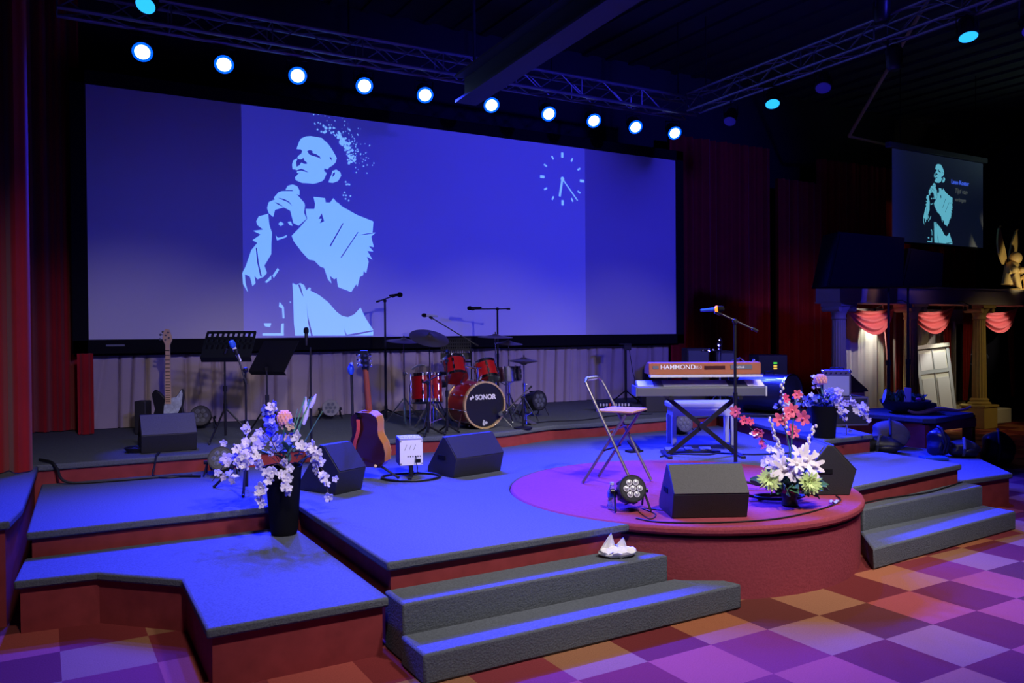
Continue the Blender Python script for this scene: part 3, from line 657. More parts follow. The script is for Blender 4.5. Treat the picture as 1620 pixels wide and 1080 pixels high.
# front vocal stand
L_ = (4.935, 4.85, S+.002); mic_stand('tall black vocal microphone stand in front of the keyboards, behind the centre monitor', L_, 1.37, (K(1190, 527, 1163, 780, 193), K(1140, 503, 1163, 780, 193)), a0=-.35, r=.34, legh=.07, pole=.012)
mic('blue microphone with glowing orange ring at the top of the tall stand', w_of(L_, FACE, K(1134, 496, 1163, 780, 193)), Matrix.Rotation(FACE, 3, 'Z') @ Vector((.9, -.35, .06)), 'blueplastic', .13, 'matte', ring=mat('orange_ring', (.9, .2, .01), .5, emit=(1, .25, .02), es=1.6))
# stand with small box at rear
t = thing('monitor_mixer_stand', 'slim stand with small dark box in front of the taupe curtain', 'stand', (8.0, 10.2, R), FACE)
leg3(t, .25, .2); obj('pole', MB().cyl((0, 0, .05), (0, 0, .86), .02, seg=10), 'blackm', t)
obj('box', MB().box((0, 0, .93), (.19, .1, .02)).box((.03, 0, .88), (.11, .08, .09)), 'blackm', t, bevel=.005)
obj('cord', MB().tube([(.05, -.05, .86), (.10, -.06, .5), (.18, -.05, .2), (.2, -.05, .02)], .005, 5), 'cable', t)
par.base = R
par('dark LED lamp on the riser behind the left monitor', (1.66, 10.3, R+.16), (-.3, -1, .35), 'led', r=.11, group=None)
par('dark LED lamp on the riser left of the acoustic guitar', (3.32, 10.5, R+.15), (-.2, -1, .25), 'led', r=.10)
par('dark LED lamp on the riser right of the bass drum', (5.75, 9.2, R+.22), (.2, -1, .1), 'led', r=.12)
par('round dark fan-like lamp behind the stool near the rear stand', (8.12, 9.7, R+.17), (-.4, -1, .2), 'led', r=.13)
par.base = S
par('dark LED lamp on the main stage in front of the riser at left', (1.42, 7.76, S+.16), (-.3, -1, .5), 'led', r=.10)
par('dark LED lamp on the main stage behind the keyboard bench', (6.95, 7.7, S+.14), (-.3, -1, .4), 'led', r=.10)
par('seven-LED black lamp on the apron between the water bottle and centre monitor', (3.66, 4.60, S+.17), (-.42, -1, .38), 'led', r=.088, scale=2)

# ------------------------------------------------------------------ bass guitar on stand
t = thing('bass_guitar', 'black electric bass with maple neck and pearl pickguard on a stand', 'bass guitar', (1.24, 9.72, R+.06), FACE)
bd = [(-.17, .02), (-.19, .14), (-.155, .25), (-.18, .36), (-.19, .42), (-.15, .47), (-.10, .44), (-.04, .37), (.04, .36), (.09, .40), (.14, .475), (.165, .46), (.17, .38), (.15, .27), (.18, .15), (.165, .03), (.09, -.02), (-.09, -.02)]
obj('body', MB().xz(bd, -.02, .02), 'black', t, bevel=.01)
obj('pickguard', MB().xz([(-.03, .36), (.09, .385), (.145, .465), (.157, .42), (.145, .30), (.11, .22), (.05, .15), (-.06, .16), (-.05, .28)], -.024, -.021), 'pearl', t)
nk = obj('neck', MB().prism([(-.028, .0), (.028, .0), (.02, .0), (.02, .0)], 0, .001).xz([(-.031, .31), (.031, .31), (.022, .96), (-.022, .96)], -.034, -.012), 'maple', t)
fr = MB()
for k in range(17): fr.box((0, -.0345, .35+.61*(1-.944**k)/(1-.944**17)*1.0 if 0 else .955-.62*(1-.944**(k+1))/(1-.944**17)), (.05, .002, .007))
obj('fret', fr, 'matte', nk)
obj('headstock', MB().xz([(-.022, .955), (.022, .955), (.05, 1.02), (.045, 1.06), (.02, 1.13), (-.02, 1.14), (-.045, 1.10), (-.055, 1.03)], -.03, -.014), 'maple', t)
for x, z in ((-.02, 1.02), (.02, 1.04), (-.015, 1.07), (.012, 1.10)): obj('tuner', MB().cyl((x, -.045, z), (x, -.028, z), .009, seg=8).cyl((x, -.02, z), (x-.06, -.02, z+.005), .006, seg=6).ball((x-.065, -.02, z+.005), .014, (1, .5, 1), 8, 6), 'midgrey', t)
t = thing('guitar_stand', 'dark tubular stand holding the electric bass', 'guitar stand', (1.24, 9.80, R), FACE)
leg3(t, .26, .28, a0=.5); obj('pole', MB().cyl((0, 0, .2), (0, 0, .75), .014, seg=8), 'blackm', t)
obj('cradle', MB().tube([(-.14, -.13, .055), (-.14, -.02, .03), (0, 0, .15), (.14, -.02, .03), (.14, -.13, .055)], .01, 8), 'blackm', t)
tag(obj('guitar_amplifier', MB().box((1.02, 10.2, R+.19), (.13, .16, .38), (0, 0, FACE)), 'paintbox', bevel=.01), 'small dark amplifier standing left of the electric bass', 'amplifier')

# ------------------------------------------------------------------ acoustic guitar (seen from the back) on stand
AG = (2.56, 6.93, S)
t = thing('acoustic_guitar', 'acoustic guitar seen from its dark back, red patterned strap, on a floor stand', 'acoustic guitar', (AG[0], AG[1], S+.12), FACE-.42)
prof = [(0, -.005), (.12, 0), (.175, .05), (.19, .13), (.175, .21), (.135, .28), (.13, .33), (.14, .40), (.13, .45), (.08, .485), (0, .49)]
full = [(x, z) for x, z in prof]+[(-x, z) for x, z in prof[::-1][1:-1]]
def tl(mb): mb.move(rot=(math.radians(8), 0, 0)); return mb
obj('back', tl(MB().xz(full, -.055, -.048)), 'rosewood', t)
obj('rim', tl(MB().xz([(x*1.0, z) for x, z in full], -.048, .048)), 'spruce', t)
obj('top', tl(MB().xz(full, .048, .053)), 'maple', t)
nk = obj('neck', tl(MB().tube([(0, .038, .47), (0, .044, .86)], [.031, .024], 10)), 'neckwood', t)
obj('heel', tl(MB().prism([(-.03, -.03), (.03, -.03), (.028, .05), (-.028, .05)], .455, .50)), 'neckwood', nk)
hs = obj('headstock', tl(MB().xz([(-.026, .85), (.026, .85), (.038, .9), (.036, 1.03), (-.036, 1.03), (-.038, .9)], .035, .052)), 'black', t)
for s in (-1, 1):
    for k in range(3):
        z = .90+.045*k
        obj('tuner', tl(MB().box((s*.022, .028, z), (.022, .014, .02)).cyl((s*.03, .034, z), (s*.06, .034, z), .005, seg=6).ball((s*.068, .034, z), .014, (1, .6, 1.1), 8, 6)), 'chrome', hs)
obj('strap', tl(MB().sheet(lambda u, v: (-.05-.10*u+.035*(v-.5)+.02*math.sin(u*9), -.068-.012*math.sin(u*7), .43-.50*u), 16, 2, .004)), 'strap', t)
obj('strap_end', tl(MB().sheet(lambda u, v: (-.03-.03*u+.04*(v-.5), -.064-.01*math.sin(u*7), .44+.05*u), 4, 2, .004)), 'matte', t)
t = thing('guitar_stand', 'black stand with yellow tips under the acoustic guitar', 'guitar stand', (AG[0]-.05, AG[1]+.02, S), FACE-.3)
leg3(t, .30, .20, a0=-1.9)
obj('pole', MB().tube([(-.10, -.02, .15), (-.15, .04, .93)], .012, 8).tube([(0, 0, .18), (-.10, -.02, .15)], .012, 8), 'blackm', t)
obj('neck_rest', MB().tube([(-.15, .04, .93), (-.15, .02, 1.02), (-.11, -.03, 1.03)], .012, 8).ball((-.15, .03, .97), .03, (1, 1, 1.6)), 'blueplastic', t)
obj('cradle', MB().tube([(-.15, -.1, .13), (-.15, 0, .11), (0, 0, .17), (.15, 0, .11), (.15, -.1, .13)], .012, 8), 'blackm', t)
for x in (-.15, .15): obj('cradle_tip', MB().ball((x, -.1, .13), .016, seg=8, rg=6), 'petaly', t)

# ------------------------------------------------------------------ small white keyboard amp / mixer on short stand
AM = (2.87, 6.76, S)
t = thing('stage_amplifier', 'small boxy amplifier with white rear panel tilted on a low round-based stand', 'amplifier', AM, FACE+.06)
obj('base', MB().tube([(.26*math.cos(a*PI/14), .2*math.sin(a*PI/14)-.02, .012) for a in range(29)], .011, 8, False), 'blackm', t)
obj('pole', MB().cyl((0, 0, .01), (0, 0, .12), .02, seg=10).box((0, -.0, .02), (.03, .4, .02)), 'blackm', t)
h = thing  # (kept for readability)
cab = MB().box((0, .10, .23), (.215, .25, .235)); cab.move(loc=(0, 0, 0), rot=(math.radians(0), 0, math.radians(12)))
obj('cabinet', cab, 'paintbox', t, bevel=.008)
Rz = math.radians(12)
pn = MB().box((0, -.03, .23), (.205, .008, .225)); pn.move(rot=(0, 0, Rz)); pnl = obj('rear_panel', pn, 'white', t)
pw = MB().box((.06, -.036, .155), (.045, .006, .03)); pw.move(rot=(0, 0, Rz)); obj('power_inlet', pw, 'matte', pnl)
d = MB().tube([(.04, -.05, .20), (.035, -.055, .15), (.05, -.06, .10), (.05, -.03, .03)], .004, 5); d.move(rot=(0, 0, Rz)); obj('power_cord', d, 'cable', pnl)
d = MB()
for k in range(6): d.cyl((-.03+.022*k, -.036, .195), (-.03+.022*k, -.032, .195), .006, seg=8)
for x in (-.095, .095):
    for z in (.13, .33): d.cyl((x, -.037, z), (x, -.033, z), .006, seg=8)
for k in range(3): d.tube([(-.06+.04*k, -.0345, .25), (-.04+.04*k, -.0345, .30)], .0015, 4)
d.move(rot=(0, 0, Rz)); obj('socket', d, 'matte', pnl)
tp = MB().box((0, .10, .352), (.20, .235, .008)); tp.move(rot=(0, 0, Rz)); tpo = obj('control_panel', tp, 'lightgrey', t)
kn = MB()
for a in range(8):
    for b in range(3): kn.cyl((-.08+.023*a, .0+.035*b, .356), (-.08+.023*a, .0+.035*b, .368), .006, seg=8)
kn.box((0, .17, .357), (.13, .03, .004)); kn.move(rot=(0, 0, Rz)); obj('knob', kn, 'white', tpo)

# ------------------------------------------------------------------ drum kit
def drum(name, label, cen, ax, r, L, shell, head1, head2, hoop='chrome', nl=8, legs=None, extra=None, base=R, tomgrp=None):
    t = thing(name, label, 'drum', (cen[0], cen[1], base), 0, tomgrp)
    c = Vector((0, 0, cen[2]-base)); a = Vector(ax).normalized(); q = a.to_track_quat('Z', 'Y').to_matrix().to_4x4()
    def T(mb): mb.bm.transform(Matrix.Translation(c) @ q); return mb
    obj('shell', T(MB().lathe([(r, -L/2), (r, L/2)], seg=36)), shell, t)
    obj('front_head', T(MB().lathe([(r*.97, L/2+.004), (r*.5, L/2+.008), (0, L/2+.008)], seg=36)), head1, t)
    obj('rear_head', T(MB().lathe([(0, -L/2-.008), (r*.5, -L/2-.008), (r*.97, -L/2-.004)], seg=36)), head2, t)
    for s in (-1, 1):
        z = s*(L/2+.004)
        obj('hoop', T(MB().lathe([(r*.965, z-.018), (r*1.045, z-.018), (r*1.045, z+.018), (r*.965, z+.018), (r*.965, z-.018)], seg=36)), hoop, t)
    for k in range(nl):
        b = 2*PI*k/nl+.2
        x, y = math.cos(b)*r*1.03, math.sin(b)*r*1.03
        obj('tension_rod', T(MB().cyl((x, y, -L/2-.02), (x, y, L/2+.02), .005, seg=6).box((x, y, L*.22), (.022, .022, .05), (0, 0, b)).box((x, y, -L*.22), (.022, .022, .05), (0, 0, b)).ball((x, y, L/2+.02), .011, seg=6, rg=4)), 'chrome', t)
    if legs:
        for k in range(3):
            b = 2*PI*k/3+legs
            x, y = math.cos(b)*r*1.08, math.sin(b)*r*1.08
            obj('leg', MB().cyl((x, y, .01), (x, y, c.z+.05), .007, seg=8), 'chrome', t)
    return t, T
BDC = (4.50, 8.62, R+.283)
t, T = drum('bass_drum', 'red lacquered bass drum with black front head lettered in white', BDC, (.03, -1, 0), .268, .42, 'redlac', 'drumblack', 'drumblack', 'gold', 10)
text('lettering', 'SONOR', .080, 'white', t, (.015, -.226, .283+.092), (PI/2, 0, .03), .98, .002, bold=.035)
obj('logo', MB().ball((-.178, -.224, .283+.083), .017, (1, .15, 1)).ball((-.150, -.224, .283+.098), .015, (1, .15, 1)).box((-.163, -.224, .383), (.008, .004, .05), (0, .35, 0)), 'white', t)
obj('badge', MB().box((-.012, -.225, .085), (.022, .002, .05), (0, .2, 0)).ball((.02, -.225, .075), .02, (1, .1, .9)).ball((-.01, -.225, .055), .016, (1, .1, .9)), 'lightgrey', t)
for s in (-1, 1): obj('spur', MB().tube([(s*.24, -.12, .18), (s*.36, -.24, .012)], .01, 8), 'chrome', t)
obj('tom_mount', MB().cyl((0, -.05, .54), (0, -.05, .72), .018, seg=12).tube([(-.16, -.02, .74), (0, -.05, .70), (.16, -.02, .74)], .012, 8), 'chrome', t)
tt = lambda dx, dz: math.sin(dx)
drum('rack_tom', 'red rack tom on the left above the bass drum', (4.28, 8.72, R+.70), (.12, .55, .8), .135, .22, 'redlac', 'skin', 'skin', nl=6)
drum('rack_tom', 'red rack tom on the right above the bass drum', (4.66, 8.64, R+.66), (.0, .5, .85), .13, .20, 'redlac', 'skin', 'skin', nl=6)
drum('floor_tom', 'red floor tom at the left of the kit behind a chrome tripod', (4.00, 8.93, R+.47), (.05, .16, 1), .185, .30, 'redlac', 'skin', 'skin', nl=6, legs=.5)
drum('snare_drum', 'shallow chrome snare drum at the right of the bass drum', (5.10, 8.93, R+.60), (.0, .1, 1), .18, .14, 'chrome', 'skin', 'skin', nl=8)
t = thing('snare_stand', 'chrome stand under the snare drum', 'drum stand', (5.10, 8.93, R)); leg3(t, .2, .25, 'chrome', .009); obj('pole', MB().cyl((0, 0, .1), (0, 0, .50), .012, seg=8), 'chrome', t)
obj('basket', MB().tube([(.15, 0, .53), (0, 0, .46), (-.08, .13, .53)], .007, 6).tube([(0, 0, .46), (-.08, -.13, .53)], .007, 6), 'chrome', t)
def cymbal_stand(label, loc, h, r, tilt, a0=.3, hat=False, cl=None, lr=.26, tiltd=(0, -1), lab2=None):
    t = thing('cymbal_stand', label, 'cymbal stand', loc)
    for k in range(3):
        a = a0+2*PI*k/3
        f = Vector((lr*math.cos(a), lr*math.sin(a), .012))
        obj('leg', MB().tube([(0, 0, .33), f], .010, 8).tube([(0, 0, .08), f*.55+Vector((0, 0, .12))], .007, 6), 'chrome', t)
    obj('pole', MB().cyl((0, 0, .03), (0, 0, h*.6), .013, seg=10).cyl((0, 0, h*.58), (0, 0, h+.05), .008, seg=8), 'chrome', t)
    obj('clamp', MB().cyl((0, 0, h*.6-.03), (0, 0, h*.6+.02), .02, seg=10).ball((.03, -.01, h*.6), .014, seg=8, rg=5).ball((0, 0, h-.03), .016, seg=8, rg=5), 'chrome', t)
    n = Vector((tiltd[0]*math.sin(tilt), tiltd[1]*math.sin(tilt), math.cos(tilt)))
    prof = [(.007, .02), (.03, .022), (.045, .008), (r*.6, -.006), (r, -.020), (r, -.0225), (r*.6, -.009), (.045, .004), (.007, .016)]
    def cy(c, nm, lb, flip=1):
        o = obj(nm, MB().lathe([(a, b*flip) for a, b in prof], (0, 0, 0), seg=40, ax=n), 'cymbal')
        o.location = Vector(loc)+Vector(c); tag(o, lb, 'cymbal'); return o
    if hat:
        cy((0, 0, h), 'hi_hat_cymbal', 'upper cymbal of the hi-hat pair'); cy((0, 0, h-.05), 'hi_hat_cymbal', 'lower cymbal of the hi-hat pair', -1)
        obj('pedal', MB().box((0, -.12, .03), (.08, .22, .015), (.15, 0, 0)), 'steel', t)
    else: cy((0, 0, h), 'crash_cymbal' if r < .24 else 'ride_cymbal', lab2)
    return t
cymbal_stand('chrome tripod stand in front of the floor tom', (3.95, 8.72, R), 1.09, .235, .45, a0=-2.3, lab2='large dark cymbal tilted toward the audience above the floor tom')
cymbal_stand('chrome stand at the far left of the drum kit', (3.93, 9.45, R), 1.05, .22, .12, a0=.2, lab2='thin flat cymbal at the far left of the kit')
cymbal_stand('tall chrome stand right of the bass drum', (5.18, 9.35, R), 1.09, .23, .06, a0=.2, lab2='uppermost flat cymbal right of the rack toms')
cymbal_stand('chrome stand at the far right of the drum kit', (5.38, 9.35, R), 1.00, .19, .1, a0=.6, lab2='small cymbal at the far right of the kit')
cymbal_stand('chrome hi-hat stand beside the snare drum', (5.20, 8.66, R), .80, .175, .03, a0=.1, hat=True, lr=.22)
music_stand('drummer\'s perforated music stand between the rack toms', (4.70, 9.55, R), .82, .40, .26, math.radians(20), FACE+.05, (4, 13), r=.22, m='blackm')
t = thing('drum_throne', 'black round drum stool behind the bass drum', 'drum stool', (4.5, 9.75, R)); leg3(t, .22, .3, 'chrome')
obj('seat', MB().lathe([(0, .42), (.15, .42), (.165, .45), (.16, .50), (.12, .515), (0, .515)], seg=24), 'black', t); obj('pole', MB().cyl((0, 0, .2), (0, 0, .43), .015, seg=8), 'chrome', t)
t = thing('towel', 'folded white sheet lying on the floor tom', 'cloth', (3.98, 8.98, R+.655), FACE)
obj('towel_fold', MB().sheet(lambda u, v: (-.13+.17*u, -.05+.1*v, .05+.05*math.sin(u*2.4)-.02*v), 8, 4, .006), 'lightgrey', t)

# ------------------------------------------------------------------ folding bar stool
t = thing('folding_stool', 'tall folding bar stool with silver tube frame and wooden seat on the apron', 'folding chair', (4.27, 5.55, S), math.radians(30))
tb = .0125
A0, A1 = (-.20, -.22, .012), (.20, -.22, .012)       # front feet (back frame)
top = .90
def lerp(a, b, u): return tuple(a[i]+(b[i]-a[i])*u for i in range(3))
B0, B1 = (-.175, .19, .80), (.175, .19, .80)
obj('back_frame', MB().tube([A0, B0, (-.165, .225, .865), (-.12, .24, .895), (.12, .24, .895), (.165, .225, .865), B1, A1], tb, 10), 'steel', t)
obj('rear_leg_frame', MB().tube([(-.165, .26, .012), (-.165, -.13, .60), (.165, -.13, .60), (.165, .26, .012)], tb, 10), 'steel', t)
obj('seat', MB().prism([(-.17, -.20), (.17, -.20), (.17, .13), (-.17, .13)], .618, .640), 'seatwood', t, bevel=.008)
obj('back_pad', MB().box((0, .245, .893), (.19, .03, .034)), 'lightgrey', t, bevel=.008)
obj('crossbar', MB().cyl((-.18, .055, .30), (.18, .055, .30), .008, seg=8), 'black', t)
obj('crossbar', MB().cyl((-.185, .0, .47), (.185, .0, .47), .008, seg=8), 'steel', t)

# ------------------------------------------------------------------ keyboards
KB = (5.95, 6.32, S); kr = FACE-.02
t = thing('keyboard_stand', 'black X-shaped two-tier stand under the organ and keyboard', 'keyboard stand', KB, kr)
xw = .37
for y in (-.02, .02):
    s = 1 if y > 0 else -1
    obj('cross_leg', MB().box((0, y, .31), (.93, .03, .045), (0, s*.69, 0)), 'blackm', t)
for s in (-1, 1):
    obj('foot', MB().box((s*xw, 0, .014), (.05, .46, .026)), 'blackm', t, bevel=.004)
    obj('lower_arm', MB().box((s*(xw-.02), .0, .613), (.04, .42, .03)), 'blackm', t)
    obj('upper_arm', MB().tube([(s*(xw-.02), .12, .61), (s*(xw-.06), .10, .83)], .018, 8).box((s*(xw-.06), .0, .8365), (.04, .38, .028)), 'blackm', t)
obj('hub', MB().cyl((0, -.06, .31), (0, .06, .31), .035, seg=14), 'blackm', t)
z0 = .852
t = thing('organ_keyboard', 'orange wood-backed organ keyboard with white lettering on the upper tier', 'organ', w_of(KB, kr, (.0, 0, z0)), kr)
cab = obj('cabinet', MB().prof([(-.16, .03), (-.155, .12), (-.04, .125), (.16, .06), (.16, 0), (-.14, 0), (-.16, 0)], -.57, .57), 'organwood', t, bevel=.006)
obj('rear_ledge', MB().box((0, -.185, -.012), (1.13, .13, .022)), 'lightgrey', t)
text('lettering', 'HAMMOND', .066, 'white', t, (-.275, -.164, .075), (PI/2+.03, 0, 0), 1.02, .0015, bold=.012)
text('lettering', 'XK-3', .042, 'white', t, (-.075, -.164, .072), (PI/2+.03, 0, 0), .95, .0015)
obj('rear_socket_panel', MB().box((.10, -.161, .07), (.21, .006, .035)), 'rosewood', t); obj('rear_socket_panel', MB().box((.37, -.161, .075), (.22, .006, .045)), 'midgrey', t)
obj('rear_socket_panel', MB().box((-.50, -.161, .075), (.06, .006, .03)), 'midgrey', t)
text('lettering', 'LESLIE', .03, 'white', t, (.36, -.166, .072), (PI/2, 0, 0), 1, .001)
k = MB()
for i in range(36): k.box((-.50+i*.0275, .09, .098), (.0245, .13, .012))
obj('keys', k, 'white', t)
obj('rotary_knob', MB().cyl((.36, -.05, .12), (.36, -.05, .16), .02, seg=10).tube([(.30, -.06, .13), (.38, -.07, .165), (.43, -.07, .13)], .008, 6).ball((.52, -.08, .135), .018, seg=8, rg=6), 'chrome', t)
t = thing('stage_keyboard', 'long grey stage keyboard on the lower tier below the organ', 'keyboard', w_of(KB, kr, (-.03, .0, .6305)), kr)
obj('body', MB().prof([(-.17, .0), (-.18, .085), (-.17, .095), (.0, .155), (.02, .09), (.19, .07), (.19, 0)], -.66, .64), 'midgrey', t, bevel=.005)
d = (Vector((0, 0, .155))-Vector((0, -.17, .095))).normalized(); ang = math.atan2(d.z, d.y)
cp = obj('control_panel', MB().box((-.06, -.086, .128), (.66, .15, .004), (ang, 0, 0)), 'lightgrey', t)
obj('paper', MB().box((.55, -.086, .129), (.17, .16, .003), (ang, 0, 0)), 'paper', t); obj('control_panel', MB().box((-.57, -.086, .128), (.16, .15, .004), (ang, 0, 0)), 'lightgrey', t)
obj('end_cap', MB().box((.648, .0, .05), (.016, .36, .10)), 'lightgrey', t); obj('end_cap', MB().box((-.668, .0, .05), (.016, .36, .10)), 'midgrey', t)
k = MB()
for i in range(44): k.box((-.60+i*.0275, .105, .088), (.0245, .14, .012), (-.1, 0, 0))
obj('keys', k, 'white', t)
bl = mat('bench_cover', (.62, .64, .68), .6)
t = thing('keyboard_bench', 'pale padded keyboard bench with white legs behind the X stand', 'bench', (6.55, 6.98, S), FACE+.02)
obj('seat', MB().box((0, 0, .455), (.76, .34, .07)), bl, t, bevel=.02); obj('apron', MB().box((0, -.0, .38), (.70, .30, .09)), bl, t)
for sx in (-1, 1):
    for sy in (-1, 1): obj('leg', MB().box((sx*.335, sy*.13, .17), (.05, .05, .34)), bl, t, bevel=.004)
t = thing('pedalboard', 'flat black pedal board with cables at the feet of the keyboard stand', 'effects pedals', (6.0, 6.55, S), FACE)
obj('board', MB().box((0, 0, .012), (.62, .12, .02)), 'blackm', t)
for x, w_ in ((-.22, .1), (-.02, .08), (.16, .12)): obj('pedal', MB().prof([(-.04, .022), (-.04, .04), (.04, .055), (.04, .022)], x-w_/2, x+w_/2), 'midgrey', t, bevel=.003)
t = thing('foot_pedal', 'small black foot pedal alone on the blue-lit floor beside the stool', 'foot pedal', (5.52, 6.9, S), FACE+.5)
obj('base', MB().box((0, 0, .012), (.17, .10, .022)), 'blackm', t); obj('treadle', MB().prof([(-.05, .02), (-.05, .045), (.07, .12), (.07, .10)], -.04, .04), 'blackm', t)

# ------------------------------------------------------------------ rear gear at right
def boxthing(name, label, cat, px, D, s, rz=FACE, m='paintbox', dims=(.3, .3, .3), loc=None, bev=.01):
    t = thing(name, label, cat, loc, rz); obj('cabinet', MB().box((0, 0, dims[2]/2), dims), m, t, bevel=bev); return t
t = boxthing('keyboard_amplifier', 'low wide black amplifier on the riser left of the bench', 'amplifier', 0, 0, 0, dims=(.62, .34, .24), loc=(7.65, 8.85, R)); 
obj('top_panel', MB().box((.1, -.03, .242), (.40, .24, .006)), 'midgrey', t)
t = thing('mixing_console', 'small mixer with a row of knobs lying behind the stool seat', 'mixer', (7.05, 9.25, R), FACE)
obj('case', MB().prof([(-.12, 0), (-.12, .05), (.12, .12), (.12, 0)], -.24, .24), 'blackm', t)
for i in range(10): obj('knob', MB().cyl((-.2+.044*i, -.02, .07), (-.2+.044*i, -.03, .11), .013, seg=8), 'strap' if i == 3 else 'white', t)
t = boxthing('speaker_cabinet', 'tall dark speaker cabinet behind the organ, the left one', 'speaker cabinet', 0, 0, 0, dims=(.36, .4, .86), loc=(9.05, 9.75, R)); obj('grille', MB().box((0, -.205, .43), (.31, .012, .78)), 'midgrey', t)
t = boxthing('speaker_cabinet', 'slightly lower dark speaker cabinet behind the organ, the right one', 'speaker cabinet', 0, 0, 0, dims=(.32, .4, .82), loc=(9.33, 9.43, R)); obj('grille', MB().box((0, -.205, .41), (.27, .012, .74)), 'midgrey', t)
t = thing('percussion_rack', 'cluster of chrome clamps and small percussion behind the tall microphone stand', 'percussion', (8.6, 8.75, R), FACE)
leg3(t, .22, .25, 'chrome', .008); obj('pole', MB().cyl((0, 0, .1), (0, 0, .86), .012, seg=8), 'chrome', t)
obj('arm', MB().tube([(-.28, 0, .84), (.12, 0, .84)], .008, 6).tube([(0, 0, .6), (.03, 0, .98), (0, 0, 1.04)], .007, 6).tube([(-.03, 0, .7), (-.02, 0, .6), (.18, 0, .6)], .008, 6), 'blackm', t)
for x, z, r in ((-.25, .85, .018), (-.16, .85, .03), (-.10, .86, .02), (-.02, .93, .03), (-.02, .87, .022), (.04, .66, .02), (.10, .62, .035), (-.01, 1.0, .022), (.2, .62, .02)):
    obj('jingle', MB().lathe([(r, -.004), (r, .004), (0, .008)], (x, -.03, z), ax=(.2, -1, .3), seg=12), 'chrome', t)
t = boxthing('amplifier_rack', 'tall black amplifier rack with three glowing indicator lights', 'equipment rack', 0, 0, 0, dims=(.42, .45, .78), loc=(9.15, 8.35, R), m='blackm')
for m_, z in (('ledg', .665), ('ledy', .625), ('ledy', .588)): obj('indicator', MB().box((.035, -.2275, z), (.05, .005, .02)), m_, t)
bc = mat('blue_black_shell', (.03, .035, .06), .28, coat=.4)
t = thing('drum_on_side', 'big black drum lying on its side on the riser behind the pink flowers', 'drum', (8.43, 7.62, R), FACE-.15)
ax = Vector((1, -.85, 0)).normalized(); cc = Vector((-.05, 0, .30))
obj('shell', MB().lathe([(.255, -.34), (.255, .34)], cc, seg=40, ax=ax), bc, t)
obj('end_head', MB().lathe([(.25, .345), (0, .35)], cc, seg=40, ax=ax), 'drumblack', t)
obj('end_head', MB().lathe([(0, -.35), (.25, -.345)], cc, seg=40, ax=ax), 'drumblack', t)
obj('hoop', MB().lathe([(.25, .32), (.268, .32), (.268, .355), (.25, .355), (.25, .32)], cc, seg=40, ax=ax), 'chrome', t)
obj('mount', MB().tube([cc+Vector((-.05, -.03, .25)), cc+Vector((-.05, -.03, .29)), cc+Vector((.06, -.08, .29)), cc+Vector((.06, -.08, .25))], .008, 6), 'blackm', t)
obj('badge', MB().box(cc+Vector((.08, -.17, .185)), (.13, .006, .05), (-.75, 0, -.42)), 'lightgrey', t)
obj('cradle', MB().box((-.05, 0, .022), (.9, .5, .044)), bc, t, bevel=.01)
t = boxthing('equipment_case', 'black rack case with metal edges under the silver box', 'equipment case', 0, 0, 0, dims=(.54, .45, .34), loc=(8.32, 6.52, R), rz=FACE+.1); 
obj('edging', MB().box((0, -.226, .33), (.54, .01, .02)).box((0, -.226, .01), (.54, .01, .02)).box((-.265, -.226, .17), (.012, .01, .34)).box((.265, -.226, .17), (.012, .01, .34)), 'steel', t)
for z in (.1, .24): obj('latch', MB().box((.22, -.232, z), (.05, .012, .06)), 'steel', t)
t = thing('combo_amplifier', 'small silver-grey boxy amplifier on top of the black rack case', 'amplifier', (8.30, 6.50, R+.341), FACE-.45)
obj('cabinet', MB().box((0, 0, .155), (.30, .24, .31)), 'greybag', t, bevel=.008)
obj('front', MB().box((0, -.121, .13), (.285, .006, .235)), 'lightgrey', t); obj('panel', MB().box((0, -.122, .278), (.285, .01, .05)), 'steel', t)
for i in range(5): obj('knob', MB().cyl((-.11+.055*i, -.127, .278), (-.11+.055*i, -.14, .278), .011, seg=8), 'black', t)
for x in (-.15, .15):
    for z in (0.01, .30): obj('corner', MB().ball((x, -.12, z), .02, seg=8, rg=6), 'chrome', t)
obj('handle', MB().tube([(-.08, 0, .31), (-.07, 0, .335), (.07, 0, .335), (.08, 0, .31)], .008, 6), 'black', t)
# ------------------------------------------------------------------ flowers
def blossom_mesh(name, m, r=.03, n=5, cup=.35, w=.55, seed=0, pts=3):
    """n rounded petals around +z"""
    rnd = random.Random(seed); mb = MB()
    for k in range(n):
        a = 2*PI*k/n+rnd.uniform(-.15, .15); L = r*rnd.uniform(.85, 1.1); ca, sa = math.cos(a), math.sin(a)
        prof = [(0, .12, 0), (.45, w, cup*.35), (.85, w*.85, cup*.75), (1.05, .10, cup*.7)]
        top = []; bot = []
        for u, hw, h in prof:
            for s in (-1, 1):
                x, y, z = u*L, s*hw*L*.5, h*L
                top.append((x*ca-y*sa, x*sa+y*ca, z+.0012)); bot.append((x*ca-y*sa, x*sa+y*ca, z-.0012))
        N = len(top); fs = []
        for i in range(len(prof)-1):
            a0, a1, b0, b1 = 2*i, 2*i+1, 2*i+2, 2*i+3
            fs += [(a0, a1, b1, b0), (N+b0, N+b1, N+a1, N+a0), (a0, b0, N+b0, N+a0), (a1, N+a1, N+b1, b1)]
        mb._add(top+bot, fs)
    mb.ball((0, 0, r*.12), r*.2, seg=6, rg=4)
    return mesh_of(name, mb, m, 60)
def inst(parent, name, me, p, d=(0, 0, 1), s=1, spin=0):
    o = bpy.data.objects.new(name, me); C.objects.link(o); o.parent = parent; o.location = p
    q = Vector(d).normalized().to_track_quat('Z', 'Y')
    o.rotation_mode = 'QUATERNION'; o.rotation_quaternion = q @ Euler((0, 0, spin)).to_quaternion(); o.scale = (s, s, s); return o
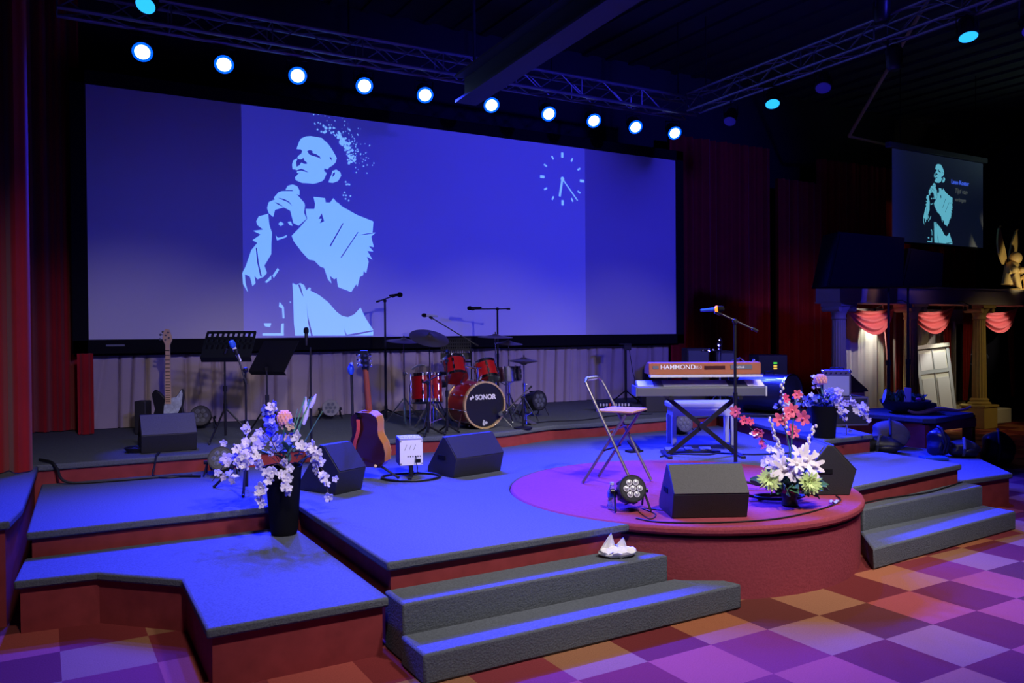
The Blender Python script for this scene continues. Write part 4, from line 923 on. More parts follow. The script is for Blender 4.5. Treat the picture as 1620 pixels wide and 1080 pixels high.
def bez(p, n=14):
    P = [Vector(a) for a in p]
    out = []
    for i in range(n+1):
        u = i/n; Q = P[:]
        while len(Q) > 1: Q = [Q[k].lerp(Q[k+1], u) for k in range(len(Q)-1)]
        out.append(Q[0])
    return out
FB = {k: [blossom_mesh('blossom', v, .030, 5, .45, .75, i) for i in range(2)] for k, v in dict(w='petalw', p='petalp', b='petalb', k='petalk', y='petaly', m='petalm', pe='petalpe').items()}
def spray(t, path, kinds, n, spread, sz, rnd, stemr=.003, stemmat='twig', budget=None):
    pts = bez(path); obj('stem', MB().tube(pts, stemr, 5), stemmat, t)
    for i in range(n):
        u = rnd.uniform(.25, 1)**.8 if n > 3 else rnd.uniform(.6, 1); f = u*(len(pts)-1); a = int(min(f, len(pts)-2)); p = pts[a].lerp(pts[a+1], f-a)
        off = Vector((rnd.gauss(0, spread), rnd.gauss(0, spread*.8), rnd.gauss(0, spread)))
        k = rnd.choice(kinds); d = Vector((rnd.gauss(0, .7), -1+rnd.gauss(0, .5), rnd.gauss(.2, .6)))
        inst(t, 'blossom', rnd.choice(FB[k]), p+off, d, 1.3*sz*rnd.uniform(.6, 1.2), rnd.uniform(0, 6))
def leaf_mesh(name, m, L=.12, w=.03, curl=.2):
    mb = MB().sheet(lambda u, v: ((v-.5)*w*math.sin(PI*min(.98, max(.06, u)))**.7, -curl*L*u*u+abs(v-.5)*w*.3, L*u), 8, 2, .0015)
    return mesh_of(name, mb, m, 60)
LF = leaf_mesh('leaf', 'leaf', .10, .05); LG = leaf_mesh('leaf', 'glad', .42, .035, .05)
# --- tall black vase, front left
V = (1.53, 5.97, L1)
t = thing('flower_vase', 'tall black tapered vase with white blossom sprays and a pink protea, front left', 'flower arrangement', V, FACE)
obj('vase', MB().lathe([(0, 0), (.088, 0), (.098, .03), (.128, .46), (.135, .50), (.128, .50), (.12, .46), (.05, .44), (0, .44)], seg=32), 'matte', t)
rnd = random.Random(11); B0 = (0, 0, .46)
spray(t, [B0, (-.1, -.02, .78), (-.35, .0, .66), (-.50, -.05, .40)], 'w', 22, .04, .85, rnd)
spray(t, [B0, (-.1, -.1, .70), (-.28, -.1, .62), (-.34, -.1, .50)], 'wwp', 36, .05, 1.0, rnd)
spray(t, [B0, (-.05, -.1, .80), (-.2, -.05, .82), (-.3, 0, .72)], 'wp', 9, .04, .9, rnd)
spray(t, [B0, (.1, -.05, .82), (.30, -.08, .66), (.36, -.1, .25)], 'w', 26, .022, 1.0, rnd)
spray(t, [B0, (-.02, -.15, .62), (-.10, -.2, .46), (-.11, -.2, .28)], 'w', 14, .018, .95, rnd)
spray(t, [B0, (.03, -.12, .66), (.09, -.18, .52), (.06, -.2, .33)], 'w', 14, .018, .95, rnd)
spray(t, [B0, (-.04, 0, .68), (-.06, -.02, .82), (-.10, -.02, .92)], 'bbp', 20, .04, 1.0, rnd)
spray(t, [B0, (.04, 0, .68), (.06, -.02, .72), (.07, -.02, .80)], 'yb', 9, .03, .9, rnd)
obj('stem', MB().tube(bez([B0, (0, 0, .7), (.01, 0, .80)]), .006, 6), 'stem', t)
pr = MB()
pr.ball((.012, 0, .845), .045, (1, 1, 1.05), 14, 9)
for rr in range(5):
    for k in range(11):
        a = 2*PI*(k+.5*(rr % 2))/11; th = .5+rr*.42
        x, y, z = math.sin(th)*math.cos(a), math.sin(th)*math.sin(a), math.cos(th)
        pr.ball((.012+.046*x, .046*y, .845+.046*z), .013, (1, 1, 1.5), 6, 4)
obj('protea', pr, 'petalpe', t)
for dx, sp in ((.10, .9), (.05, .75)):
    obj('stem', MB().tube(bez([B0, (.05+dx*.2, 0, .7), (dx+.12, -.02, 1.0)]), .005, 6), 'glad', t)
for p, d, s in (((.08, 0, .60), (.25, 0, 1), .95), ((.10, 0, .55), (.45, 0, .9), .95), ((.06, 0, .62), (.12, 0, 1), .7)): inst(t, 'leaf', LG, p, d, s)
gm = MB()
for q in (((.16, 0, .86), (.17, 0, 1.0)), ((.20, 0, .92), (.245, 0, 1.02)), ((.15, 0, .80), (.19, 0, .93))): gm.tube([q[0], (Vector(q[0])+Vector(q[1]))/2, q[1]], [.012, .018, .004], 8)
obj('gladiolus_bud', gm, 'petalp', t)
for i in range(14): inst(t, 'leaf', LF, (rnd.uniform(-.12, .12), rnd.uniform(-.1, .05), .48+rnd.uniform(0, .16)), (rnd.uniform(-1, 1), rnd.uniform(-1, .3), .6), rnd.uniform(.6, 1.1))

# --- low pot, front right on the apron
V = (4.78, 4.16, S+.002)
t = thing('flower_pot', 'low dark glass pot with white lilies, lime chrysanthemums and pink blooms on the apron', 'flower arrangement', V, FACE)
obj('pot', MB().lathe([(0, 0), (.05, 0), (.062, .01), (.05, .05), (.06, .09), (.095, .13), (.10, .15), (.09, .15), (0, .13)], seg=28), 'black', t)
obj('band', MB().lathe([(.075, .10), (.105, .14), (.105, .155), (.07, .15)], seg=28), 'terracotta', t)
rnd = random.Random(5)
obj('foliage', MB().ball((0, .02, .19), .125, (1.35, .9, .62), 16, 9), 'leaf2', t)
for i in range(60):
    a = rnd.uniform(0, 6.28); el = rnd.uniform(-.1, 1.3); rr = rnd.uniform(.13, .19)
    d = Vector((math.cos(a)*math.cos(el), math.sin(a)*math.cos(el), math.sin(el)))
    inst(t, 'leaf', LF, Vector((0, 0, .16))+Vector((d.x*rr, d.y*rr*.85, d.z*.10-.01)), d+Vector((rnd.gauss(0, .3), rnd.gauss(0, .3), .1)), rnd.uniform(.7, 1.2), rnd.uniform(0, 6))
lily = blossom_mesh('lily', 'petalw', .105, 7, .38, .36, 2); mum = blossom_mesh('c', 'petalg', .08, 18, .45, .26, 3); mum2 = blossom_mesh('c', 'petalg', .05, 12, 1.1, .25, 4)
for i in range(34):
    a = PI+rnd.uniform(-.1, 3.24); rr = rnd.uniform(.07, .17)
    inst(t, 'leaf', LF, (math.cos(a)*rr*1.25, math.sin(a)*rr, rnd.uniform(.13, .2)), (math.cos(a)*.8, math.sin(a), rnd.uniform(-.9, .3)), rnd.uniform(.7, 1.05), rnd.uniform(0, 6))
for x, y, z, s in ((.0, -.15, .33, .7), (-.14, -.10, .30, .6), (-.075, -.12, .29, 1), (-.02, -.13, .27, .75), (.08, -.10, .35, 1.05), (.13, -.10, .31, .95), (.06, -.06, .38, .8), (.15, -.05, .27, .7), (-.10, -.06, .34, .6)):
    inst(t, 'lily', lily, (x, y, z), (x*2, -1, .35+rnd.uniform(-.2, .3)), s, rnd.uniform(0, 6))
for x, y, z in ((-.185, -.10, .215), (.085, -.16, .20)):
    f = obj('chrysanthemum', MB().ball((0, 0, .01), .012, seg=6, rg=4), 'petalg', t); bpy.data.objects.remove(f)
    a = inst(t, 'chrysanthemum', mum, (x, y, z), (x, -1, .15)); inst(t, 'chrysanthemum_heart', mum2, (x, y-.01, z), (x, -1, .15))
def branch(path, n, mb_m='catkin', r=.009):
    pts = bez(path, 18); obj('stem', MB().tube(pts, .0025, 5), 'twig', t); mb = MB()
    for i in range(n):
        u = .3+.7*i/n; f = u*(len(pts)-1); a = int(min(f, len(pts)-2)); p = pts[a].lerp(pts[a+1], f-a)
        mb.ball(p+Vector((rnd.uniform(-.014, .014), rnd.uniform(-.01, .01), 0)), r*rnd.uniform(.7, 1.3), (1, 1, 1.35), 7, 5)
    obj('catkins', mb, mb_m, t)
branch([(0, 0, .2), (-.05, 0, .40), (-.10, 0, .47), (-.155, 0, .66)], 26); branch([(0, 0, .2), (-.03, 0, .36), (-.06, 0, .42), (-.11, 0, .52)], 18)
branch([(0, 0, .2), (.04, 0, .34), (.12, 0, .38), (.19, 0, .60)], 34); branch([(0, 0, .3), (-.02, 0, .6), (-.08, 0, .8), (-.04, 0, .93)], 14)
orchid = blossom_mesh('orchid', 'petalk', .055, 6, .3, .62, 8); orchid2 = blossom_mesh('orchid', 'petalm', .045, 6, .3, .62, 9)
for x, z, s, k in ((-.06, .63, 1, 0), (.03, .70, 1, 0), (.11, .64, 1.05, 0), (.045, .54, .9, 0), (.03, .58, .7, 1), (-.02, .79, .8, 1), (.065, .82, .7, 0), (.0, .68, .8, 0)):
    inst(t, 'orchid', orchid2 if k else orchid, (x, .02, z), (rnd.gauss(0, .3), -1, .1), s, rnd.uniform(0, 6))
obj('stem', MB().tube(bez([(0, 0, .2), (.02, 0, .5), (.03, .02, .66), (.065, .02, .82)]), .005, 6), 'stem', t)
obj('stem', MB().tube(bez([(0, 0, .2), (.02, .02, .45), (.0, .03, .55), (-.06, .03, .62)]), .004, 6), 'stem', t)
spray(t, [(0, 0, .2), (-.1, .02, .45), (-.22, .04, .50), (-.40, .05, .70)], 'kmw', 10, .02, .75, rnd, stemmat='stem')
for x, z, s, k in ((-.385, .695, .8, 0), (-.33, .63, .8, 1), (-.285, .62, .8, 1), (-.24, .54, .6, 1), (-.20, .53, .6, 0)):
    inst(t, 'orchid', orchid2 if k else orchid, (x, .03, z), (rnd.gauss(0, .5), -1, .2), s, rnd.uniform(0, 6))
spray(t, [(0, 0, .2), (-.05, 0, .36), (-.14, 0, .34), (-.20, -.04, .30)], 'wp', 10, .03, .9, rnd, stemmat='stem')
for i in range(10): inst(t, 'leaf', LF, (.16+rnd.uniform(-.03, .06), -.02, .10+rnd.uniform(0, .1)), (1, -.4, rnd.uniform(-.6, .6)), .5)
# --- black square vase behind the side-on monitor
V = (7.15, 5.76, R)
t = thing('flower_vase', 'black tapered vase with pale blue blossom and a peach protea at the rear right', 'flower arrangement', V, FACE)
obj('vase', MB().lathe([(0, 0), (.11, 0), (.13, .25), (.145, .34), (.135, .34), (.1, .32), (0, .32)], seg=28), 'matte', t)
rnd = random.Random(21); Q0 = (0, 0, .30)
spray(t, [Q0, (.0, 0, .44), (.2, -.04, .46), (.42, -.08, .22)], 'wpp', 30, .035, 1.0, rnd)
spray(t, [Q0, (.08, 0, .46), (.2, -.14, .32), (.17, -.16, .04)], 'pb', 14, .018, .9, rnd)
spray(t, [Q0, (-.1, 0, .44), (-.3, -.04, .42), (-.52, -.08, .30)], 'pbw', 20, .035, .9, rnd)
spray(t, [Q0, (-.02, 0, .42), (-.08, -.02, .50), (-.14, -.02, .62)], 'pw', 9, .03, .75, rnd)
spray(t, [Q0, (.05, 0, .44), (.08, -.05, .46), (.05, -.08, .42)], 'ppb', 16, .05, 1.1, rnd)
obj('stem', MB().tube(bez([(0, 0, .32), (-.01, 0, .45), (-.04, 0, .57)]), .008, 6), 'glad', t)
pr = MB(); px, pz = -.045, .605; pr.ball((px, -.02, pz), .058, (1.05, 1, .85), 14, 9)
for rr in range(4):
    for k in range(12):
        a = 2*PI*(k+.5*(rr % 2))/12; th = .5+rr*.45
        pr.ball((px+.059*math.sin(th)*math.cos(a), -.02+.059*math.sin(th)*math.sin(a), pz+.052*math.cos(th)), .015, (1, 1, 1.4), 6, 4)
obj('protea', pr, 'petalpe', t)
for i in range(14): inst(t, 'leaf', LF, (rnd.uniform(-.12, .12), rnd.uniform(-.1, .05), .33+rnd.uniform(0, .1)), (rnd.uniform(-1, 1), rnd.uniform(-1, .3), .6), rnd.uniform(.6, 1.0))

# ------------------------------------------------------------------ small things
t = thing('tissue_box', 'crumpled white tissue packet on the left steps below the apron', 'tissues', (3.23, 4.215, 2*r_), FACE+.1)
rnd = random.Random(4)
mb = MB().ball((0, 0, .032), .10, (1.25, .72, .34), 26, 12)
for v in mb.bm.verts: v.co += Vector((rnd.gauss(0, .004), rnd.gauss(0, .004), rnd.gauss(0, .005))); v.co.z = max(v.co.z, 0)
obj('packet', mb, 'paper', t, ang=25)
def tip(x, h, w):
    return MB().sheet(lambda u, v: (x+w*(1-u)*(v-.5)*2+.02*u, .012*math.sin(v*9)*(1-u), .05+h*u), 6, 8, .004)
obj('tissue', tip(-.06, .105, .05), 'paper', t); obj('tissue', tip(.02, .075, .045), 'paper', t)
t = thing('water_bottle', 'small clear water bottle with blue label left of the seven-LED lamp', 'bottle', (3.60, 4.76, S+.002))
obj('bottle', MB().lathe([(0, 0), (.030, 0), (.032, .01), (.031, .06), (.028, .075), (.032, .09), (.031, .13), (.014, .165), (.013, .18), (0, .18)], seg=18), 'glass', t)
obj('label', MB().lathe([(.0325, .09), (.0325, .125)], seg=18), 'blueplastic', t); obj('cap', MB().lathe([(0, .18), (.016, .178), (.016, .197), (0, .198)], seg=14), 'lightgrey', t)
t = thing('microphone_cable_stand', 'blue-lit boom arm and coiled cable lying low behind the lily pot', 'cable', (4.70, 4.45, S+.006), FACE)
obj('arm', MB().tube([(-.30, .05, .12), (-.02, -.02, .03), (.05, -.02, .02)], .011, 8).ball((-.30, .05, .125), .025, seg=8, rg=6), 'blackm', t)
for k in range(4): obj('coil', MB().tube([(.20+(.16+.01*k)*math.cos(a*PI/14), (.07+.006*k)*math.sin(a*PI/14)-.01*k, .008+.008*k) for a in range(29)], .006, 5, False), 'cable', t)
def cable(label, pts, z, r=.006, group='black cables on the stage floor'):
    P = [Vector((x, y, (z if len(q) == 0 else q[0])+r)) for x, y, *q in pts]
    out = []
    for i in range(len(P)-1):
        p0, p1, p2, p3 = P[max(i-1, 0)], P[i], P[i+1], P[min(i+2, len(P)-1)]
        for k in range(6):
            u = k/6; out.append(.5*((2*p1)+(-p0+p2)*u+(2*p0-5*p1+4*p2-p3)*u*u+(-p0+3*p1-3*p2+p3)*u**3))
    out.append(P[-1])
    for v in out: v.z = max(v.z, 0)
    return tag(obj('cable', MB().tube(out, r, 6), 'cable'), label, 'cable', group)
cable('black cable running along the edge of the apron under the centre monitor', [(3.55, 4.42), (3.62, 4.24), (3.95, 4.02), (4.35, 3.90), (4.8, 3.93), (5.2, 4.05), (5.35, 4.2)], S+.002)
cable('thin black cable between the seven-LED lamp and centre monitor', [(3.70, 4.58), (3.62, 4.36), (3.75, 4.45), (3.80, 4.65), (3.88, 4.52), (3.95, 4.55)], S+.002, .004)
cable('black cables dropping from the riser at far left onto the main stage', [(-.01, 8.5, R+.003), (.08, 8.25, R+.006), (.12, 8.17, R-.04), (.2, 8.05, S+.01), (.6, 7.98, S), (1.0, 7.95, S), (1.25, 7.8, S)], S, .012)
cable('black cable looping down the riser below the left floor monitor', [(.98, 8.40, R+.003), (.93, 8.20, R+.005), (.90, 8.09, R-.08), (.88, 8.02, S+.01), (1.0, 7.9, S), (1.2, 7.95, S)], S, .009)
cable('black cable beside the small amplifier leading to the middle monitor', [(3.02, 6.58), (3.15, 6.70), (3.20, 6.85), (3.28, 6.74)], S, .007)
cable('black cable snaking across the riser front of the drum kit', [(5.1, 8.45, R+.003), (5.5, 8.6, R+.003), (6.0, 8.5, R+.003), (6.6, 8.7, R+.003), (7.2, 8.6, R+.003)], R+.003)
cable('black cable lying on the upper tread of the right steps', [(5.93, 4.40), (6.3, 4.42), (6.8, 4.39), (7.2, 4.45), (7.56, 4.52)], 2*r_+.001, .007)
cable('tangle of cables along the foot of the keyboard stand', [(5.5, 6.45), (5.75, 6.52), (6.0, 6.3), (6.2, 6.3), (6.4, 6.05), (6.7, 5.95), (6.9, 5.9)], S, .008)
t = thing('cable_coil', 'blue-lit coil of cable beside the middle floor monitor', 'cable', (3.22, 6.72, S), FACE)
for k in range(5): obj('coil', MB().tube([((.07+.006*k)*math.cos(a*PI/12), .03*math.sin(a*PI/12)+.004*k, .10+(.075)*math.sin(a*PI/12+.6)+.003*k) for a in range(25)], .006, 5, False), 'cable', t)
t = thing('cable_coil', 'dark coil of cable by the left riser monitor', 'cable', (.80, 8.62, R+.003))
for k in range(4): obj('coil', MB().tube([((.08+.008*k)*math.cos(a*PI/12), (.08+.006*k)*math.sin(a*PI/12), .008+.012*k) for a in range(25)], .007, 5, False), 'cable', t)
t = thing('cable_bag', 'bundle of pale crumpled wrapping on the apron right of the lily pot', 'wrapping', (5.10, 4.02, S+.002), FACE)
obj('scrap', MB().sheet(lambda u, v: (-.03+.06*u, -.02+.04*v, .015+.012*math.sin(u*9)+.008*math.sin(v*11)), 6, 5, .002), 'lightgrey', t)
t = thing('sneaker', 'pale sneaker at the very left edge on the side block', 'shoe', (-.42, 6.55, R+.004), math.radians(10))
obj('sole', MB().ball((0, 0, .02), .06, (2.2, .85, .36), 20, 8), 'white', t)
up_ = MB().sheet(lambda u, v: (-.11+.22*u, .045*math.cos(PI*v)*(1-.25*u), .03+(.10-.065*u)*math.sin(PI*v)), 10, 10, .004); obj('upper', up_, 'lightgrey', t)
lc = MB()
for k in range(4): lc.tube([(-.01+.025*k, -.035, .085-.012*k), (-.005+.025*k, 0, .115-.014*k), (-.01+.025*k, .035, .085-.012*k)], .005, 5)
obj('laces', lc, 'white', t)
# white cloths bundle above sneaker
t = thing('rolled_towel', 'pale rolled towel at the left edge behind the sneaker', 'towel', (-.45, 6.95, R+.045), .3)
obj('roll', MB().lathe([(0, -.13), (.03, -.13), (.042, -.12), (.042, .12), (.03, .13), (0, .13)], ax=(1, .2, 0), seg=16), 'petalp', t)

# ------------------------------------------------------------------ counter at right with planter
ct = thing('side_counter', 'low counter with grey top and red panelled sides at the right of the stage', 'counter', (0, 0, 0))
obj('countertop', MB().prism([(9.38, 6.10), (9.48, 6.0), (10.55, 6.15), (10.55, 7.25), (9.3, 7.25), (9.38, 6.2)], .625, .69), 'carpet', ct, bevel=.012)
obj('side_panel', MB().box((9.42, 6.66, .3125), (.05, 1.08, .625)), 'red', ct); obj('front_rail', MB().box((10.0, 6.13, .57), (1.05, .05, .11)).box((9.44, 6.11, .3), (.10, .06, .60)).box((10.48, 6.20, .3), (.12, .06, .60)), 'red', ct)
obj('rear_panel', MB().box((10.0, 7.18, .3125), (1.0, .04, .625)), 'midgrey', ct)
obj('corner_post', MB().cyl((10.56, 6.16, 0), (10.56, 6.16, .66), .018, seg=8), 'matte', ct)
t = thing('planter_bowl', 'wide dark bowl of succulents and a note card on the counter', 'planter', (9.80, 6.62, .69), FACE)
obj('bowl', MB().lathe([(0, 0), (.12, 0), (.25, .06), (.305, .15), (.31, .17), (.29, .17), (.24, .13), (0, .13)], seg=32), 'paintbox', t)
rnd = random.Random(9)
for i in range(26): inst(t, 'leaf', LF, (rnd.uniform(-.2, -.02), rnd.uniform(-.1, .1), .15), (rnd.gauss(0, .3), rnd.gauss(0, .3), 1), rnd.uniform(1, 1.8), rnd.uniform(0, 6))
for i in range(22): inst(t, 'leaf', LF, (rnd.uniform(.1, .24), rnd.uniform(-.1, .1), .15), (rnd.gauss(0, .5), rnd.gauss(0, .3), 1), rnd.uniform(.7, 1.3), rnd.uniform(0, 6))
obj('card', MB().box((-.02, -.1, .24), (.09, .004, .2), (-.15, 0.1, 0)), 'white', t); obj('flower', MB().ball((.09, -.16, .19), .03, (1.3, 1, .8), 10, 6), 'petalk', t)
obj('plate', MB().lathe([(0, 0), (.085, .0), (.095, .008), (0, .01)], (-.29, -.05, .23), ax=(-.93, .26, .22), seg=24), 'white', t)
t = thing('driftwood', 'curved piece of pale driftwood in front of the dark bowl', 'driftwood', (9.70, 6.36, .69), FACE)
obj('branch', MB().tube(bez([(-.14, 0, .06), (-.06, -.02, .0), (.16, -.02, -.03), (.24, 0, .25), (.34, 0, .0), (.5, 0, .02), (.66, .0, .10)], 24), [.016+.014*math.sin(PI*min(1, i/20)) for i in range(25)], 8), 'drift', t)
t = thing('small_case', 'small black box behind the driftwood', 'box', (10.15, 6.55, .69), FACE); obj('body', MB().box((0, 0, .06), (.22, .12, .12)), 'black', t, bevel=.006)
t = thing('lectern_box', 'orange-brown wooden box with sloping dark lid behind the rack case', 'wooden box', (9.95, 7.72, 0), FACE+.2)
obj('body', MB().prof([(-.2, 0), (-.2, .92), (.2, 1.12), (.2, 0)], -.24, .24), 'tan', t, bevel=.008); obj('lid', MB().prof([(-.24, .91), (-.24, .935), (.22, 1.165), (.22, 1.14)], -.26, .26), 'rosewood', t)

# bags
def bag(name, label, loc, rz, sc, m, strap='midgrey', lean=0):
    t = thing(name, label, 'bag', loc, rz)
    mb = MB().ball((0, 0, .5), .5, (1, 1, 1), 24, 14)
    for v in mb.bm.verts:
        x, y, z = v.co.x, v.co.y, v.co.z
        z = max(0, z); k = 1.15 if z < .3 else 1.15-.35*(z-.3)
        x = math.copysign(abs(x*2)**.7/2, x)*k; y = math.copysign(abs(y*2)**.7/2, y)*k
        v.co = Vector((x*sc[0]+.02*math.sin(z*9+x*7), y*sc[1]+lean*z+.015*math.sin(x*15), z*sc[2]))
    obj('body', mb, m, t, ang=70)
    obj('strap', MB().tube([(-.18*sc[0], -.42*sc[1], .15*sc[2]), (-.2*sc[0], -.62*sc[1], .55*sc[2]), (-.1*sc[0], -.30*sc[1]+lean, 1.0*sc[2]), (0, -.0+lean, 1.06*sc[2])], .018, 6), strap, t)
    obj('pocket', MB().ball((.1*sc[0], -.48*sc[1], .32*sc[2]), .26, (sc[0]*1.1, sc[1]*.5, sc[2]*.9), 14, 9), m, t)
    return t
bag('backpack', 'grey and blue backpack slumped against the counter side', (9.05, 6.32, L1), FACE+.1, (.42, .26, .34), 'greybag', 'bluebag')
bag('backpack', 'dark bag lying left of the grey backpack beside the riser', (8.60, 6.12, L1), FACE-.2, (.42, .28, .20), 'black')
bag('shoulder_bag', 'shiny blue-lit bag standing in front of the counter opening', (8.92, 5.62, L1), FACE+.5, (.15, .20, .32), 'bluebag', 'black')
bag('duffel_bag', 'black soft bag right of the blue-lit bag at the wing edge', (9.10, 5.42, L1), FACE, (.30, .20, .20), 'black')
tag(obj('folder', MB().box((8.62, 5.48, L1+.02), (.26, .16, .035), (0, 0, FACE)), 'blueplastic', bevel=.005), 'flat bright blue folder lying on the wing floor', 'folder')
bag('travel_bag', 'large black rounded bag on the floor beyond the stage wing', (10.86, 6.02, 0), FACE, (.36, .28, .44), 'black')

# ------------------------------------------------------------------ portico
PX = [10.84, 12.66, 14.66, 16.4]; PY_ = 8.45
def column(x, label, m, h=2.20, ped=.42):
    t = thing('fluted_column', label, 'column', (x, PY_, 0))
    obj('pedestal', MB().box((0, 0, ped/2-.02), (.42, .42, ped-.04)).box((0, 0, ped-.02), (.46, .46, .04)), m, t, bevel=.01)
    obj('base', MB().lathe([(.18, ped), (.19, ped+.03), (.15, ped+.06), (.16, ped+.09), (.125, ped+.12)], seg=32), m, t)
    obj('shaft', MB().lathe([(.120, ped+.10), (.118, ped+.3), (.100, h-.26)], seg=96, flute=.09, nfl=16), m, t, ang=50)
    obj('capital', MB().lathe([(.10, h-.26), (.115, h-.24), (.105, h-.20), (.12, h-.14), (.17, h-.06), (.17, h-.05)], seg=32).box((0, 0, h-.025), (.38, .38, .05)).tube([(-.17, -.16, h-.09), (-.17, .16, h-.09)], .045, 12).tube([(.17, -.16, h-.09), (.17, .16, h-.09)], .045, 12), m, t)
    return t
column(PX[0], 'cream fluted column at the left end of the portico, behind the silver amplifier', 'columnw')
column(PX[1], 'ochre fluted column standing behind the speaker poles', 'column')
column(PX[2], 'ochre fluted column on a square block pedestal at right', 'column')
tag(obj('portico_beam', MB().box((13.95, 8.50, 2.33), (6.62, .46, .26)).box((13.95, 8.50, 2.475), (6.7, .54, .03)).box((13.95, 8.50, 2.215), (6.64, .48, .025)), 'columnw', bevel=.008), 'long cream beam resting across the columns', 'beam')
def swag(x, w_, label, drop=.44, y=8.82):
    t = thing('draped_swag', label, 'drapery', (x, y, 2.22))
    def fn(u, v):
        s = (u-.5)*2; sag = drop*(1-s*s)*(.25+.75*v)
        return (s*w_/2*(1-.12*v), -.05-.10*v*(1-s*s)-.035*math.sin(v*PI*6+.8*s)*(.4+.6*(1-s*s)), -.02-sag-.06*v)
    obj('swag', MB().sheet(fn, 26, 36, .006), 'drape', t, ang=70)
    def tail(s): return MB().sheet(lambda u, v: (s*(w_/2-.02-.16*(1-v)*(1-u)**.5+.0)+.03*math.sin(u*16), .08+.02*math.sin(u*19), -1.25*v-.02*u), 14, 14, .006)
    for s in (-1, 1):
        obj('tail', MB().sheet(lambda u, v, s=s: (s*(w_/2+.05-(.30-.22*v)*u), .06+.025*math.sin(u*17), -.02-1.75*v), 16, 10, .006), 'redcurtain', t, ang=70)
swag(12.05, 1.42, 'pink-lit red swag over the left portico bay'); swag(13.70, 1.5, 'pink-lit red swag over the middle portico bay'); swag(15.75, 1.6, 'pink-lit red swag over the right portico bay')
curtain('white_drape', 'white lit drape hanging in the left portico bay', 11.75, 13.35, 9.12, .01, 2.15, 7, .02, 'cloth', 11, cat='drape')
curtain('white_drape', 'white drape hanging in the middle portico bay behind the leaning door', 13.75, 15.3, 9.12, .01, 2.15, 7, .02, 'cloth', 12, cat='drape')
t = thing('leaning_door', 'white panelled cupboard door leaning tilted in the middle portico bay', 'door panel', (14.05, 8.80, .01), -.35)
dr = MB().box((0, 0, .72), (.56, .04, 1.44)); dr.box((0, -.02, 1.47), (.68, .09, .07)); dr.move(rot=(-.06, -.09, 0)); obj('panel', dr, 'cloth', t, bevel=.006)
d2 = MB().box((-.31, -.025, .72), (.06, .02, 1.44)).box((.31, -.025, .72), (.06, .02, 1.44)).box((0, -.025, 1.02), (.6, .015, .07)).box((0, -.025, .06), (.6, .015, .1)).box((0, -.025, .72), (.012, .02, 1.4)); d2.move(rot=(-.06, -.09, 0)); obj('moulding', d2, 'lightgrey', t)
d3 = MB().box((.13, -.03, 1.2), (.24, .01, .3)).box((-.15, -.03, 1.2), (.24, .01, .3)).box((.15, -.03, .5), (.24, .01, .8)).box((-.15, -.03, .5), (.24, .01, .8)); d3.move(rot=(-.06, -.09, 0)); obj('inset', d3, 'white', t)
t = thing('chalkboard_sign', 'tall black board with faint scroll ornament in the right portico bay', 'sign board', (15.66, 9.06, .30), 0)
obj('board', MB().box((0, 0, .84), (1.5, .03, 1.46)), 'matte', t); obj('frame', MB().box((0, -.01, 1.6), (1.6, .06, .05)).box((-.77, -.01, .84), (.04, .05, 1.5)), 'lightgrey', t)
sc = MB()
for s in (-1, 1):
    sc.tube([(s*(.05+.16*math.sin(a*.3)), -.02, .78+.22*math.cos(a*.3)*1) for a in range(11)], .012, 6).tube([(s*(.22+.1*math.cos(a*.4)), -.02, .9+.1*math.sin(a*.4)) for a in range(14)], .01, 6)
obj('scroll', sc, 'midgrey', t)
tag(obj('board_base', MB().prism([(15.1, 8.6), (15.9, 8.55), (15.9, 8.9), (15.1, 8.95)], 0, .28), 'cloth', bevel=.02), 'white plinth cloth under the black sign board', 'plinth')
# angel figure on the beam
t = thing('angel_statue', 'gold-lit winged figure crouching on the portico beam at the right edge', 'statue', (15.62, 8.42, 2.49), .15)
wg = MB().sheet(lambda u, v: (-.10-.26*u-.06*math.sin(PI*u)+(v-.5)*.40*math.sin(PI*(.12+.88*u))**.8*(1-u*.5), .05, .48+.70*u), 14, 6, .03)
obj('wing', wg, 'stone', t)
wg = MB().sheet(lambda u, v: (.20+.26*u+(v-.5)*.40*math.sin(PI*(.12+.88*u))**.8*(1-u*.5), .05, .48+.70*u), 14, 6, .03); obj('wing', wg, 'stone', t)
bd = MB().tube([(-.08, 0, .10), (-.06, -.02, .30), (.02, -.03, .45), (.06, -.03, .52)], [.13, .12, .14, .06], 14).ball((.07, -.06, .60), .11, (1, 1, 1.1), 16, 10)
bd.tube([(-.06, -.05, .12), (-.17, -.16, .26), (-.15, -.2, .02)], [.07, .065, .045], 10).tube([(.08, -.05, .12), (.16, -.18, .26), (.12, -.22, .02)], [.07, .065, .045], 10)
bd.tube([(-.08, -.03, .44), (-.20, -.08, .32), (-.10, -.18, .33)], [.05, .045, .035], 10).tube([(.12, -.03, .44), (.2, -.1, .32), (.08, -.18, .34)], [.05, .045, .035], 10).ball((-.18, -.14, .36), .07).ball((-.04, -.2, .36), .06)
bd.box((0, -.05, .012), (.5, .4, .024)); obj('figure', bd, 'stone', t, ang=60)
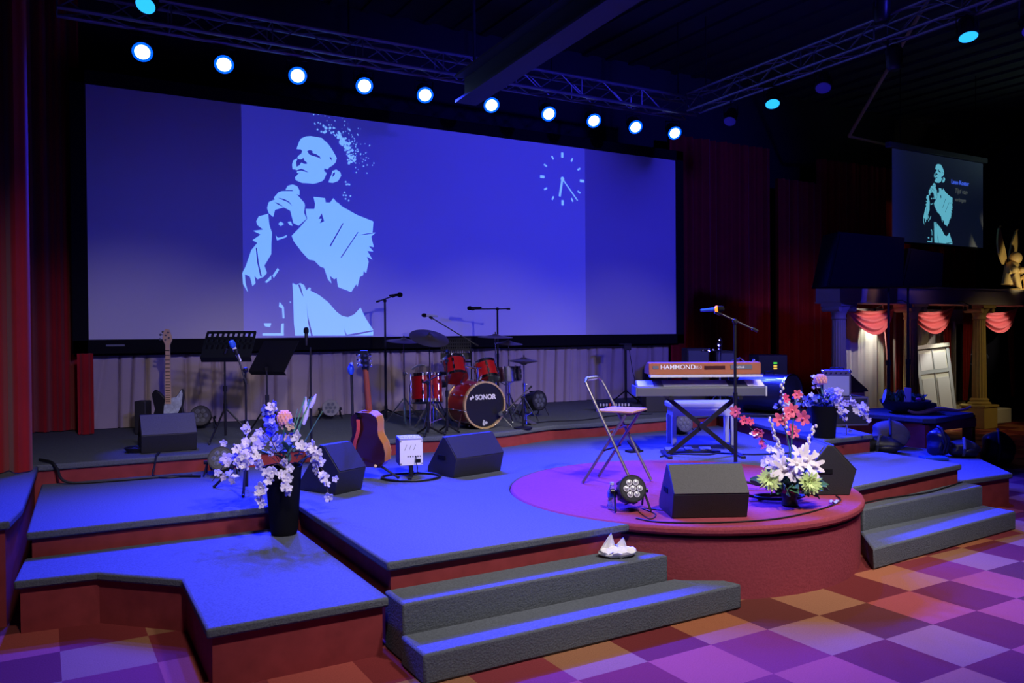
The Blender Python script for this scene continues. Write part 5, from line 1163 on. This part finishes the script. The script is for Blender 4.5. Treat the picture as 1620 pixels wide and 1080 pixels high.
# lamps of the portico, then fill spots
def downlight(x, y, z, tx, ty, tz, e, col=(1, .84, .62), deg=40, lab=''):
    t = thing('picture_light', lab, 'spotlight', (x, y, z)); obj('can', MB().cyl((0, 0, 0), (0, 0, .07), .028, .022, 12), 'blackm', t); ey = max(8.28, min(8.72, y))-y; obj('bracket', MB().tube([(0, 0, .06), (0, ey*.6, .13), (0, ey, .13)], .008, 6), 'blackm', t)
    spot('bay_light', (x, y, z-.01), (tx, ty, tz), e, col, deg, .5, .03)
for x, n in ((12.05, 'left'), (13.70, 'middle'), (15.75, 'right')):
    downlight(x, 8.05, 2.12, x, 8.74, 1.82, 26, (1, .85, .80), 66, 'small lamp under the beam lighting the %s swag' % n)
downlight(12.45, 8.98, 2.08, 12.42, 9.14, .95, 42, (1, .98, .85), 75, 'small lamp behind the left swag aimed down the white drape')
downlight(14.05, 8.35, 2.10, 14.0, 8.85, .75, 60, (1, .98, .85), 48, 'small lamp aimed down the leaning door')
spot('statue_light', (15.0, 7.2, 2.2), (15.6, 8.4, 2.9), 45, (1, .85, .5), 34, .5, .05)
spot('fill_spot', (15.0, 4.5, 4.2), (14.6, 8.6, .5), 150, (1, .75, .35), 36, .9, .2)
spot('fill_spot', (9.5, 5.5, 3.2), (10.9, 8.4, 1.3), 26, (1, .85, .85), 24, .9, .2)  # added fill that brightens the first column
spot('fill_spot', (17, 7.5, 4.6), (15.5, 8.5, 6.6), 20, (.6, .9, .8), 120, 1, .3)

# PA speakers on poles
def pa(label, loc, wd, ht, dp, polex, rz, h, po=0):
    t = thing('line_speaker', label, 'loudspeaker', (loc[0], loc[1], h), rz)
    sl = .09*ht/.8
    obj('cabinet', MB().xz([(-wd/2-sl, 0), (wd/2-sl*.3, 0), (wd/2, ht-.08), (-wd/2+sl, ht)], -dp/2, dp/2), 'matte', t, bevel=.012)
    obj('grille', MB().xz([(-wd/2-sl+.04, .03), (wd/2-sl*.3-.03, .03), (wd/2-.03, ht-.11), (-wd/2+sl+.03, ht-.035)], -dp/2-.01, -dp/2), 'matte', t)
    pl = w_of((loc[0], loc[1], 0), rz, (po, 0, 0)); s = thing('speaker_stand', 'tall dark tripod pole ' + polex, 'speaker stand', pl, rz)
    leg3(s, .42, .55, rad=.014); obj('pole', MB().cyl((0, 0, .3), (0, 0, 1.3), .024, seg=12).cyl((0, 0, 1.25), (0, 0, h-.001), .017, seg=12), 'blackm', s)
    obj('collar', MB().cyl((0, 0, 1.25), (0, 0, 1.33), .036, seg=12), 'blackm', s); obj('collar', MB().cyl((0, 0, .5), (0, 0, .6), .04, seg=12), 'blackm', s)
pa('big dark loudspeaker, the left one, above the portico beam', (10.49, 7.80), 1.12, .80, .45, 'holding the left dark loudspeaker', FACE+.12, 2.40, po=.44)
pa('dark loudspeaker, the right one, above the portico beam', (11.55, 7.62), .62, .58, .42, 'holding the right dark loudspeaker', FACE+.1, 2.42, po=-.13)
spot('fill_spot', (10.6, 6.5, 4.2), (13.1, 11, 1.2), 75, (1, .5, .45), 45, 1, .3)  # added reddish fill that lifts the right curtains out of black
